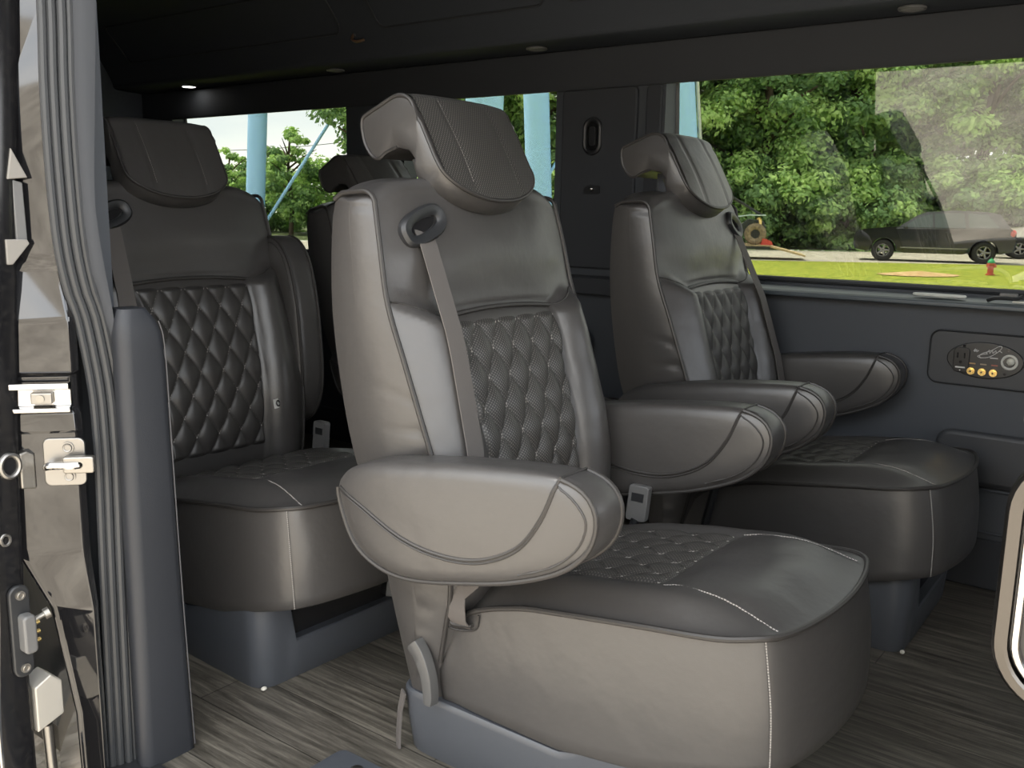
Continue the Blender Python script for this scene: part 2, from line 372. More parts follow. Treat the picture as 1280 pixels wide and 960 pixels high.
lg.tube([(x, FY-.0012, z) for x, z, _ in spline([(-.091, .030, 0), (-.085, .038, 0), (-.087, .029, 0), (-.08, .036, 0), (-.08, .029, 0), (-.073, .034, 0)], 4)], .0014, 5)
lg.tube([(x, FY-.0012, z) for x, z, _ in spline([(-.045, .027, 0), (-.035, .038, 0), (-.033, .028, 0), (-.024, .038, 0), (-.022, .029, 0), (-.012, .038, 0), (-.010, .030, 0), (0, .037, 0), (.010, .033, 0)], 4)], .0011, 5)
lg.box((-.03, FY-.0016, .0125), (-.002, FY-.0006, .0155))
lg.v = [(-.108+(x+.091)*.78, y, z-.004) for x, y, z in lg.v]
lg.build('script_logo', mat('silver_print', (.5, .5, .5), .4), op)
# vent and latch on the sill
vt = thing('sill_vent', 'pale oval vent plate lying on the window sill', 'vent', (-.70, YW-.002, .876))
b = MB(); b.tube([(.075*cos(t*pi/20), .022*sin(t*pi/20), .003) for t in range(40)], .0045, 8, closed=True); b.build('rim', mat('pale_plastic', (.55, .56, .52), .4), vt)
b = MB(); b.prism([(.074*cos(t*pi/20), .020*sin(t*pi/20)) for t in range(40)], 'z', -.002, .002); b.build('plate', black_plastic, vt)
b = MB()
for x in (-.045, -.008, .03): b.box((x-.01, -.012, .001), (x+.01, .012, .006))
b.build('slat', mat('pale_plastic2', (.5, .5, .47), .4), vt)
la = thing('sill_latch', 'small black latch with pale bar at right end of the window sill', 'latch', (-.51, YW-.012, .872))
b = MB(); b.tube(spline([(-.05, 0, .002), (-.03, -.006, .010), (0, -.008, .012), (.03, -.006, .012), (.045, 0, .020)], 5), .006, 8); b.build('lever', black_plastic, la)
b = MB(); b.box((-.02, .0, .006), (.03, .012, .026)); b.build('catch', grey_plastic, la, bevel=.003)
b = MB(); b.box((.02, -.02, .0), (.08, .0, .006)); b.build('plate', mat('pale_plate', (.5, .5, .45), .5), la, bevel=.002)

# soffit lamps
def lamp(x, lit, label):
    t = thing('ceiling_lamp', label, 'lamp', (x, 3.05, 1.726), 0, None)
    b = MB(); b.tube([(.036*cos(k*pi/14), .036*sin(k*pi/14), -.001) for k in range(28)], .005, 8, closed=True); b.build('ring', grey_plastic, t)
    if lit:
        M = bpy.data.materials.new('lamp_lens_lit'); M.use_nodes = True; p = M.node_tree.nodes['Principled BSDF']
        p.inputs['Emission Color'].default_value = (1, .97, .9, 1); p.inputs['Emission Strength'].default_value = 14
    else: M = mat('lamp_lens', (.30, .30, .29), .35)
    b = MB(); b.prism([(.033*cos(k*pi/14), .033*sin(k*pi/14)) for k in range(28)], 'z', -.004, .002); b.build('lens', M, t)
lamp(-4.436, True, 'lit round lamp in the ceiling edge above the left rear seat')
lamp(-3.32, False, 'unlit round lamp in the ceiling edge above the rear window pillar')
lamp(-2.20, False, 'unlit round lamp in the ceiling edge above the middle window')
lamp(-.832, False, 'unlit round lamp in the ceiling edge above the large right window')

# ------------------------------------------------------------------ the captain's chairs
def half_w(z): return smooth_tab([(.10, .268), (.25, .282), (.4, .296), (.6, .313), (.80, .322), (.93, .322), (1.08, .312), (1.18, .300)], z)
FRONT = [(.10, -.255), (.20, -.240), (.28, -.222), (.37, -.203), (.50, -.208), (.58, -.221), (.645, -.239), (.715, -.265), (.82, -.306), (.93, -.352), (1.04, -.380), (1.12, -.402), (1.18, -.425)]
REAR = [(.10, -.322), (.256, -.357), (.47, -.402), (.62, -.456), (.80, -.492), (.95, -.510), (1.11, -.516), (1.18, -.508)]
def zseam(a): return .897+.010*(1-min(1, a/.18)**2) if a < .18 else .897+.035*sstep(.18, .32, a)
def pw(z): return .157+.026*sstep(.45, .9, z)
def front_off(y, z):
    a = abs(y); hw = half_w(z); zs = zseam(a)
    up_ = .040*(1-min(1, a/hw)**3.0)*(.55+.45*sstep(0, .12, z-zs))*(1-.25*sstep(1.03, 1.17, z))
    p = pw(z)
    if a < p: lo = interp([(.2, -.01), (.5, .004), (.9, .026)], z)
    else:
        t = (a-p)/max(.01, hw-p); base = interp([(.2, -.01), (.5, .004), (.9, .026)], z)*(1-sstep(.3, 1, t)); lo = base+.042*(sin(pi*min(1, t)**.85)**.9 if 0 < t < 1 else 0)
    wq = .006+.02*sstep(.17, .26, a); q = sstep(-wq, wq, z-zs)
    g = .009*math.exp(-((z-zs)/.010)**2)*(1-sstep(.29, .33, a))
    wr = .0022*noise.noise(Vector((y*9, z*16, 3.1)))*(1-sstep(.8, 1, a/hw))
    return up_*q+lo*(1-q)-g+wr
def back_pt(y, z): return Vector((smooth_tab(FRONT, z)+front_off(y, z), y, z))
def build_backrest():
    b = MB(); NY = 72; loops = []
    us = [-1+2*i/NY for i in range(NY+1)]
    for u in us:
        zt = 1.176-.034*abs(u)**7-.010*u*u
        L_ = []
        for i in range(111):
            z = .10+(zt-.028-.10)*i/110
            L_.append((u*half_w(z), z, smooth_tab(FRONT, z)+front_off(u*half_w(z), z)))
        xt = L_[-1][2]; zf = zt-.028; xr = smooth_tab(REAR, zt-.02)
        for k in range(1, 8):
            t = pi/2*k/7; L_.append((u*half_w(zt), zf+.028*sin(t), xt-.032+.032*cos(t)))
        for k in range(1, 4): L_.append((u*half_w(zt), zt-.001*k, (xt-.032)+(xr+.018-xt+.032)*k/4))
        for k in range(0, 5):
            t = pi/2*k/4; L_.append((u*half_w(zt), zt-.02+.02*cos(t), xr+.02-.02*sin(t)))
        for i in range(1, 56):
            z = zt-.02-(zt-.02-.10)*i/55
            L_.append((u*half_w(z), z, smooth_tab(REAR, z)))
        loops.append([Vector((x, y, z)) for y, z, x in L_])
    # slightly domed side panels
    for s_, lp in ((0, loops[0]), (-1, loops[-1])):
        n = len(lp); c = sum(lp, Vector())/n
        sg = -1 if s_ == 0 else 1
        extra = []
        for k in (.96, .90, .82, .72, .60, .45, .25, .05):
            l2 = []
            for p in lp:
                zc = Vector((.5*(smooth_tab(FRONT, p.z)+smooth_tab(REAR, p.z)), p.y, p.z)); zc.z = min(max(p.z, .16), 1.12)
                q = zc+(p-zc)*k; q.y = p.y+sg*.012*(1-k*k)
                wk = .004*noise.noise(Vector((q.x*14+2, 5*sg, q.z*30)))*(1-k)*sstep(.75, .5, q.z)
                cz_ = 0
                fr_ = smooth_tab(FRONT, p.z)-q.x
                for zc_, sl, dp_ in ((.745, .25, .004), (.69, -.1, .006), (.645, -.35, .0075), (.60, -.15, .005)):
                    cz_ -= dp_*math.exp(-((q.z-zc_-sl*fr_)/.008)**2)*math.exp(-(fr_/.075)**2)*sstep(0, .01, fr_)
                q.y += sg*(wk+cz_); l2.append(q)
            extra.append(l2)
        if s_ == 0: loops = extra[::-1]+loops
        else: loops = loops+extra
    b.loft(loops)
    return b, loops
def edge_path(sgn):
    P = []
    for i in range(50):
        z = .20+(1.142-.028-.20)*i/49; P.append(Vector((smooth_tab(FRONT, z)+.002, sgn*(half_w(z)+.001), z)))
    x, z = P[-1].x, P[-1].z; y = P[-1].y
    for k in range(1, 7):
        t = pi/2*k/6; P.append(Vector((x-.032+.032*cos(t), y, z+.028*sin(t)+.001)))
    P.append(Vector((-.46, y, 1.141))); P.append(Vector((-.49, y, 1.138))); P.append(Vector((-.512, y, 1.125)))
    return P
def quilt(fn, us, vs, dx, dy, amp, inside=None):
    """quilted sheet: fn(u, v) -> (point, normal); diamonds dx wide, dy tall"""
    b = MB(); n = len(us); loops = []
    for v in vs:
        row = []
        for u in us:
            p, nn = fn(u, v); uu, vv = inside(u, v)
            a_, c_ = uu/dx+vv/dy, uu/dx-vv/dy
            h = amp*(abs(sin(pi*a_))*abs(sin(pi*c_)))**.55
            e = min(1, (1-abs(u))/.06, (v-vs[0])/(vs[-1]-vs[0])/.04+.0, (vs[-1]-v)/(vs[-1]-vs[0])/.04)
            row.append(p+nn*(.002+h*sstep(0, 1, e)-.004*(1-sstep(0, 1, e))))
            b.uv[len(loops)*n+len(row)-1] = (uu, vv)
        loops.append(row)
    b.loft(loops, closed=False)
    return b
def stitches(b, fn, uvmap, umax, v0, v1, dx, dy, step=.0075):
    """dashes along the diamond seams; uvmap(uu, vv) -> (u, v) of fn"""
    for fam in (1, -1):
        for k in range(-30, 31):
            t = v0
            ds = step*dy/math.hypot(dx, dy)
            while t < v1-ds:
                pts = []
                for q in (t, t+ds*.62):
                    uu = dx*(k-fam*q/dy); pts.append((uu, q))
                ok = all(abs(uvmap(a, c)[0]) < .97 for a, c in pts)
                if ok:
                    P = []
                    for a, c in pts:
                        p, nn = fn(*uvmap(a, c)); P.append(p+nn*.0028)
                    b.tube(P, .0009, 4)
                t += ds
CACHE = {}
def part(key, name, maker, mats, parent, smooth=35, bevel=None, label=None):
    if key in CACHE:
        o = bpy.data.objects.new(name, CACHE[key].data); col.objects.link(o); o.parent = parent
    else:
        o = maker().build(name, mats, parent, smooth, bevel); CACHE[key] = o
    if label: o['label'] = label
    return o
ZP0, ZP1 = .47, .889
def bp_fn(u, v):
    y = u*pw(v); p = back_pt(y, v); d1 = back_pt(y+.004, v)-back_pt(y-.004, v); d2 = back_pt(y, v+.004)-back_pt(y, v-.004)
    n = d1.cross(d2); n.normalize()
    return p, (n if n.x > 0 else -n)
def mk_back():
    return build_backrest()[0]
def mk_back_pipe():
    b = MB()
    for s in (-1, 1): b.tube(edge_path(s), .0052, 8)
    # cross seam below the plain upper pad
    ys = [-.315+.63*i/60 for i in range(61)]
    b.tube([back_pt(y, zseam(abs(y)))+Vector((.006 if abs(y) < .18 else .002, 0, 0)) for y in ys], [.0055 if abs(y) < .18 else .002 for y in ys], 8)
    return b
DX, DY = .072, .118
def mk_back_quilt():
    us = [-1+2*i/84 for i in range(85)]; vs_ = [ZP0-.06+(ZP1-ZP0+.06)*i/130 for i in range(131)]
    return quilt(bp_fn, us, vs_, DX, DY, .0115, lambda u, v: (u*pw(v), v))
def mk_back_stitch():
    b = MB(); stitches(b, bp_fn, lambda uu, vv: (uu/pw(vv), vv), 1, ZP0, ZP1-.008, DX, DY); return b
# cushion
PIPE_Z = [(-.26, .20), (-.226, .266), (-.164, .325), (-.046, .370), (.045, .388), (.21, .412), (.36, .430), (.43, .440), (.50, .440)]
def plan_loop(n=150):
    pts = [(-.25, -.24), (-.20, -.268), (-.05, -.278), (.10, -.282), (.25, -.280), (.34, -.276), (.395, -.262), (.437, -.232), (.458, -.175), (.472, -.09), (.477, 0),
           (.472, .09), (.458, .175), (.437, .232), (.395, .262), (.34, .276), (.25, .280), (.10, .282), (-.05, .278), (-.20, .268), (-.25, .24), (-.26, 0)]
    return resample(spline([(x, y, 0) for x, y in pts], 10, True), n, True)
PL = plan_loop()
def top_z(x, y, k):
    """k = 1 at the piping, 0 in the middle"""
    e = 1-k
    dome = .046*sstep(0, .30, e)**.8
    lane = -.012*sstep(.20, .16, abs(y))*sstep(.24, .19, x)*sstep(.25, .4, e)
    lane2 = -.004*math.exp(-((abs(y)-seam_y(x))/.010)**2)*sstep(.18, .22, x)
    wr = .003*noise.noise(Vector((x*10, y*10, 1.7)))
    return smooth_tab(PIPE_Z, x)+dome*(1-.35*sstep(.25, .48, x)*(1-e))+lane+lane2+wr*sstep(0, .2, e)
def seam_y(x): return .178+.030*sstep(.2, .47, x)-.0
CX = .10
def k_of(x, y):
    """radial parameter of a plan point relative to the plan loop"""
    d = math.atan2(y, x-CX); best = None
    for p in PL:
        q = math.atan2(p.y, p.x-CX); e = abs((q-d+pi) % (2*pi)-pi)
        if best is None or e < best[0]: best = (e, p)
    p = best[1]; return min(1, math.hypot(x-CX, y)/math.hypot(p.x-CX, p.y))
def cush_pt(x, y): return Vector((x, y, top_z(x, y, k_of(x, y))))
def mk_cushion():
    b = MB(); loops = []
    def zbot(x): return interp([(-.26, .112), (.05, .116), (.22, .140), (.36, .185), (.44, .205), (.48, .21)], x)
    for t in (0, .03, .12, .3, .5, .7, .88, .97, 1):
        l = []
        for p in PL:
            zb, zp = zbot(p.x), smooth_tab(PIPE_Z, p.x)
            bul = 1+.022*sin(pi*min(1, t*1.0))-(.02 if t == 0 else 0)
            fx = .024*(1-t)*sstep(.2, .45, p.x)
            l.append(Vector((CX+(p.x-CX)*bul+fx, p.y*(1+.012*(1-t))*bul, zb+(zp-zb)*t)))
        loops.append(l)
    l0 = [Vector((CX+(p.x-CX)*.8, p.y*.8, p.z+.03)) for p in loops[0]]
    loops = [l0]+loops
    for k in [1-.03*i for i in range(1, 9)]+[.7, .62, .54, .46, .38, .3, .22, .14, .07, .02]:
        loops.append([Vector((CX+(p.x-CX)*k, p.y*k, top_z(CX+(p.x-CX)*k, p.y*k, k))) for p in PL])
    b.loft(loops)
    return b
def mk_cush_pipe():
    b = MB(); b.tube([Vector((CX+(p.x-CX)*1.008, p.y*1.008, smooth_tab(PIPE_Z, p.x)+.001)) for p in PL], .0055, 8, closed=True); return b
def mk_cush_stitch(which):
    b = MB()
    for s in ((-1, 1)[which],) if which < 2 else ():
        x0, x1 = .207, .470
        path = []
        for i in range(46):
            x = x0+(x1-x0)*i/45; y = s*seam_y(x)
            
            if k_of(x, y) < .975: path.append(cush_pt(x, y)+Vector((0, 0, .001)))
        for i in range(0, len(path)-1): b.tube([path[i], path[i].lerp(path[i+1], .7)], .0016, 5)
    # vertical seams on the front corners
    for s in ((-1, 1)[which-2],) if which > 1 else ():
        p = min(PL, key=lambda q: (q.x-.428)**2+(q.y-s*.240)**2)
        A_ = Vector((p.x+.003, p.y*1.012, .435)); B_ = Vector((p.x+.026, p.y*1.022, .206)); mid = (A_+B_)/2+Vector((.008, s*.006, 0))
        pth = resample(spline([A_, mid, B_], 20), 50)
        for i in range(0, 49): b.tube([pth[i], pth[i].lerp(pth[i+1], .65)], .0013, 5)
    return b
def cq_fn(u, v):
    x, y = v, u*.172; p = cush_pt(x, y); e = .006
    n = (cush_pt(x+e, y)-cush_pt(x-e, y)).cross(cush_pt(x, y+e)-cush_pt(x, y-e)).normalized()
    return p, (n if n.z > 0 else -n)
def mk_cush_quilt():
    us = [-1+2*i/70 for i in range(71)]; vs_ = [-.17+.37*i/80 for i in range(81)]
    return quilt(cq_fn, us, vs_, .075, .105, .009, lambda u, v: (u*.172, v))
def mk_cq_stitch():
    b = MB(); stitches(b, cq_fn, lambda uu, vv: (uu/.172, vv), 1, -.16, .195, .075, .105); return b
# arm rests: outline in the x-z plane
ARM = [(-.40, .555), (-.385, .597), (-.33, .628), (-.2, .652), (-.07, .670), (.06, .683), (.13, .683), (.178, .664), (.197, .625), (.182, .572), (.13, .525), (.04, .485), (-.06, .456), (-.2, .426), (-.29, .430), (-.36, .468)]
ARMO = resample(spline([(x, z, 0) for x, z in ARM], 8, True), 96, True)
AC = Vector((-.1, .56, 0))
def arm_s(x, z):
    d = math.atan2(z-AC.y, x-AC.x); p = min(ARMO, key=lambda q: abs((math.atan2(q.y-AC.y, q.x-AC.x)-d+pi) % (2*pi)-pi))
    return min(1, math.hypot(x-AC.x, z-AC.y)/math.hypot(p.x-AC.x, p.y-AC.y))
AY0, AY1 = -.048, .048
def arm_face(x, z, sg):
    s = arm_s(x, z); return sg*(.048-.010*max(0, (s-.82)/.18)**2+.010*(1-s*s))
def mk_arm():
    b = MB(); loops = []
    def ring(s, sg): return [Vector((AC.x+(p.x-AC.x)*s, sg*(.048-.010*max(0, (s-.82)/.18)**2+.010*(1-s*s)), AC.y+(p.y-AC.y)*s)) for p in ARMO]
    for s in (.03, .3, .55, .75, .88, .95, 1): loops.append(ring(s, -1))
    for y in (-.02, 0, .02): loops.append([Vector((AC.x+(p.x-AC.x)*1.012, y, AC.y+(p.y-AC.y)*1.012)) for p in ARMO])
    for s in (1, .95, .88, .75, .55, .3, .03): loops.append(ring(s, 1))
    b.loft(loops); return b
SMILE = [(-.392, .572), (-.33, .552), (-.22, .512), (-.12, .500), (-.03, .512), (.05, .553), (.098, .615), (.124, .682)]
def mk_arm_pipe():
    b = MB()
    for sg in (-1, 1):
        i0 = min(range(96), key=lambda i: (ARMO[i].x-.125)**2+(ARMO[i].y-.684)**2); i1 = min(range(96), key=lambda i: (ARMO[i].x+.395)**2+(ARMO[i].y-.575)**2)
        idx = []; i = i0
        while True:
            idx.append(i)
            if i == i1: break
            i = (i+1) % 96
        if len(idx) > 90: idx = idx[::-1]
        b.tube([Vector((ARMO[i].x*1.0, sg*.040, ARMO[i].y)) for i in idx], .0048, 8)
        for off in (0, .007):
            b.tube([Vector((p.x, arm_face(p.x, p.y-off, sg)+sg*.0005, p.y-off)) for p in spline([(x, z, 0) for x, z in SMILE], 8)], .0030-.12*off, 6)
        inner = [(.126, .672), (.160, .652), (.180, .620), (.166, .576), (.12, .534), (.05, .502)]
        b.tube([Vector((p.x, arm_face(p.x, p.y, sg)+sg*.0003, p.y)) for p in spline([(x, z, 0) for x, z in inner], 8)], .002, 6)
    # seam over the top near the front
    b.tube([Vector((.125, y, .686)) for y in (-.04, -.02, 0, .02, .04)], .0022, 6)
    return b
# head rest
def hr_zb(u): return 1.116+.064*(1-max(0, 1-abs(u)**2.1)**.6)
HW = .158
def hr_sec(u):
    zb = hr_zb(u); a = abs(u)
    fx = lambda z: -.447+(1.335-z)*.58+.012*(1-u*u)*sin(pi*min(1, max(0, (1.335-z)/.22)))
    pts = [(-.588, 1.272), (-.588, 1.296), (-.572, 1.312), (-.535, 1.328), (-.495, 1.345), (-.468, 1.346), (-.447, 1.335)]
    for k in range(1, 9):
        z = 1.335+(zb+.018-1.335)*k/8; pts.append((fx(z), z))
    xb = fx(zb+.018)
    pts += [(xb-.002, zb+.010), (xb-.030, zb-.014), (xb-.058, zb-.010)]
    zz = max(zb+.03, 1.19-.03*(1-a)); pts += [(min(-.398, xb-.075), zz), (-.432, 1.212), (-.452, 1.230), (-.485, 1.236), (-.515, 1.226), (-.538, 1.213), (-.560, 1.220), (-.580, 1.245)]
    g = 1.352*.0
    return [Vector((x, u*HW, z-(.006*a**4 if z > 1.3 else 0))) for x, z in pts]
NS = 30
def mk_head():
    b = MB(); us = [sin(pi/2*(-1+2*i/NS)) for i in range(NS+1)]; loops = []
    def ring(u, k, sg):
        sec = hr_sec(u); c = Vector((-.47, 0, 1.265))
        out = []
        for p in sec:
            c2 = Vector((-.49, p.y, 1.28)) if p.x < -.46 else Vector((-.425, p.y, max(1.2, min(1.3, p.z))))
            q = c2+(p-c2)*k; q.y = p.y+sg*.008*(1-k*k); out.append(q)
        return out
    for k in (.02, .4, .75, .93): loops.append(ring(-1, k, -1))
    for u in us: loops.append(hr_sec(u))
    for k in (.93, .75, .4, .02): loops.append(ring(1, k, 1))
    b.loft(loops)
    return b
def mk_head_pad():     # perforated facing from the top roll down the front
    b = MB(); us = [.97*sin(pi/2*(-1+2*i/40)) for i in range(41)]; loops = []; d = 0; prev = None
    N_ = 34; rows = [[] for _ in range(N_)]
    for u in us:
        sec = hr_sec(u)[4:15]; P = resample(spline(sec, 4), N_)
        for r in range(N_): rows[r].append(P[r]+Vector((.0035, 0, .0015))-Vector((.0035, 0, .0015))*0)
    for r, row in enumerate(rows):
        for i, p in enumerate(row): b.uv[r*41+i] = (p.y, (1.36-p.z)*1.08-(p.x+.45)*.3)
    for r in range(N_):
        for i, u in enumerate(us):
            for s in (-1, 1):
                e = math.exp(-((u*HW-s*.078)/.006)**2); rows[r][i] += Vector((-.004*e, 0, 0))
            rows[r][i] += Vector((.001, 0, .001))
    b.loft(rows, closed=False); return b
def mk_head_pipe():
    b = MB(); path = []
    L_ = hr_sec(-1)
    path = [p+Vector((0, -.001, 0)) for p in L_[0:14]]
    us = [sin(pi/2*(-1+2*i/40)) for i in range(41)]
    bot = [hr_sec(u)[14]+Vector((.003, 0, -.002)) for u in us]
    R_ = [p+Vector((0, .001, 0)) for p in hr_sec(1)[0:14]][::-1]
    full = path+bot+R_
    b.tube(resample(spline(full, 3), 150), .0045, 8)
    # rear edge of the near and far cheek
    for s in (-1, 1):
        q = [p+Vector((0, s*.001, 0)) for p in hr_sec(s)]
        b.tube(spline(q[-5:]+q[0:1], 4), .004, 6)
    return b
def mk_head_stitch(which):
    b = MB()
    for s in (which,):
        u = s*.078/HW; P = resample(spline(hr_sec(u)[4:14], 5), 40)
        for i in range(39): b.tube([P[i]+Vector((.0012, 0, .001)), P[i].lerp(P[i+1], .65)+Vector((.0012, 0, .001))], .0013, 5)
    return b
def mk_post():
    b = MB(); b.prism(rrect(-.022, -.018, .022, .018, .008), 'z', 1.12, 1.24)
    b.v = [(x-.475-.12*(z-1.18), y, z) for x, y, z in b.v]; return b
# base
def mk_base():
    b = MB(); pl = rrect(-.362, -.282, .355, .282, .05, 10)
    pl = resample([Vector((x, y, 0)) for x, y in pl], 160, True)
    def zt(p):
        return .112+.088*sstep(.05, .2, p.x)-.125*sstep(.195, .17, abs(p.y))*sstep(.25, .30, p.x)
    cz = FLOOR
    sc = lambda p, k: Vector((.02+(p.x-.02)*k, p.y*k, 0))
    loops = []
    for t, k in ((0, .955), (.03, .962), (.5, .985), (.9, 1), (.97, .997), (1, .985)):
        loops.append([sc(p, k)+Vector((0, 0, cz+(zt(p)-cz)*t)) for p in pl])
    loops.append([sc(p, .90)+Vector((0, 0, zt(p))) for p in pl])
    loops.append([sc(p, .88)+Vector((0, 0, cz+.02)) for p in pl])
    b.loft(loops); return b
def mk_tray():
    b = MB(); b.prism(rrect(-.25, -.20, .325, .20, .05), 'z', .06, .135); return b
def mk_lever(sg):
    def f():
        P = spline([(-.291, 0, .236), (-.270, 0, .214), (-.252, 0, .176), (-.245, 0, .135), (-.246, 0, .116)], 8)
        b = MB(); n = len(P); loops = []
        for i, p in enumerate(P):
            t = P[min(i+1, n-1)]-P[max(0, i-1)]; t.normalize(); nn = Vector((t.z, 0, -t.x)); r = .021-.009*i/n
            if i == 0: r *= .6
            if i == n-1: r *= .75
            l = []
            for dx, dy in ((1, -.4), (.85, .9), (.2, 1.1), (-.6, 1), (-1, .4), (-1, -.6), (1, -.9)):
                l.append(p+nn*(-dx*r)+Vector((0, sg*(.303+.012*dy), 0)))
            loops.append(l)
        b.loft(loops); return b
    return f
def belt_pts(sg):
    pts = []
    for i in range(41):
        t = i/40; z = 1.058-(1.058-.40)*t; y = sg*(.212+(.275-.212)*t)
        lo = max(back_pt(yy, z).x for yy in (y-.022, y, y+.022))
        pts.append(Vector((lo+.006, y, z)))
    pts[0] = Vector((back_pt(sg*.210, 1.068).x-.002, sg*.210, 1.068))
    for a in range(400):
        for i in range(1, len(pts)-1): pts[i].x = max(pts[i].x, .5*(pts[i-1].x+pts[i+1].x))
    pts += [Vector((-.190, sg*.287, .37)), Vector((-.188, sg*.294, .34)), Vector((-.186, sg*.292, .315)), Vector((-.186, sg*.277, .295))]
    return pts
def ribbon(b, P, wdt, th, side):
    loops = []
    for i, p in enumerate(P):
        t = (P[min(i+1, len(P)-1)]-P[max(0, i-1)]).normalized()
        s = side(i/(len(P)-1)); s = (s-t*s.dot(t)).normalized(); n = t.cross(s)
        loops.append([p+s*wdt*.5+n*th*.5, p+n*th*.8, p-s*wdt*.5+n*th*.5, p-s*wdt*.5-n*th*.5, p+s*wdt*.5-n*th*.5])
    b.loft(loops)
def mk_belt(sg):
    def f():
        b = MB(); ribbon(b, belt_pts(sg), .048, .0022, lambda t: Vector((sstep(.62, .88, t), sg*(1-sstep(.62, .88, t)), 0)))
        return b
    return f
def guide_frame(sg):
    p, n = bp_center(sg); return p, n
def bp_center(sg):
    y, z = sg*.210, 1.078; p = back_pt(y, z)
    n = Vector((1, sg*.12, .28)).normalized(); return p, n
def mk_guide(sg):
    def f():
        p, n = bp_center(sg); s = Vector((0, 1, 0)); s = (s-n*s.dot(n)).normalized(); v = n.cross(s)
        b = MB(); out = []; inn = []
        for i in range(40):
            t = 2*pi*i/40; ex = 2.6
            cx = abs(cos(t))**(2/ex)*(1 if cos(t) > 0 else -1); sx = abs(sin(t))**(2/ex)*(1 if sin(t) > 0 else -1)
            tl = -.38*sg
            def q(a, c, h): return p+s*(a*cx*cos(tl)-c*sx*sin(tl))+v*(a*cx*sin(tl)+c*sx*cos(tl))+n*h
            out.append([q(.064, .036, -.012), q(.064, .036, .006), q(.058, .031, .013), q(.046, .020, .012), q(.038, .013, .006), q(.036, .011, -.010)])
        n_ = len(out); loops = [[out[i][j] for i in range(n_)] for j in range(6)]
        b.loft(loops, True, False); return b
    return f
def mk_slot(sg):
    def f():
        p, n = bp_center(sg); s = Vector((0, 1, 0)); s = (s-n*s.dot(n)).normalized(); v = n.cross(s); tl = -.38*sg
        b = MB(); l = [p+s*(.037*cos(t)*cos(tl)-.012*sin(t)*sin(tl))+v*(.037*cos(t)*sin(tl)+.012*sin(t)*cos(tl)) for t in [2*pi*i/24 for i in range(24)]]
        b.loft([[q-n*.006 for q in l], [q+n*.001 for q in l]]); return b
    return f
def mk_pocket(sg):
    def f():
        b = MB(); l = [(-.222, .318), (-.216, .284), (-.15, .296), (-.140, .330)]
        b.tube([Vector((x, sg*.279, z)) for x, z, _ in spline([(x, z, 0) for x, z in l], 6)], .0022, 6)
        l = [(-.212, .300), (-.20, .294), (-.155, .303)]
        b.tube([Vector((x, sg*.280, z)) for x, z, _ in spline([(x, z, 0) for x, z in l], 6)], .0045, 6); return b
    return f
def mk_buckle(sg):
    def f():
        b = MB(); b.prism(rrect(-.03, -.045, .03, .045, .008), 'y', -.010, .010)
        b.v = [(x*.9+z*.1-.115, y-sg*.302, z+.425) for x, y, z in b.v]; return b
    return f
def mk_buckle_label(sg):
    def f():
        b = MB(); b.box((-.018, -.0112, .005), (.018, .0112, .026)); b.v = [(x*.9+z*.1-.115, y-sg*.302, z+.425) for x, y, z in b.v]; return b
    return f
def mk_stalk(sg):
    def f():
        b = MB(); b.tube([(-.12, -sg*.300, .385), (-.14, -sg*.296, .30), (-.16, -sg*.29, .22)], .012, 8); return b
    return f

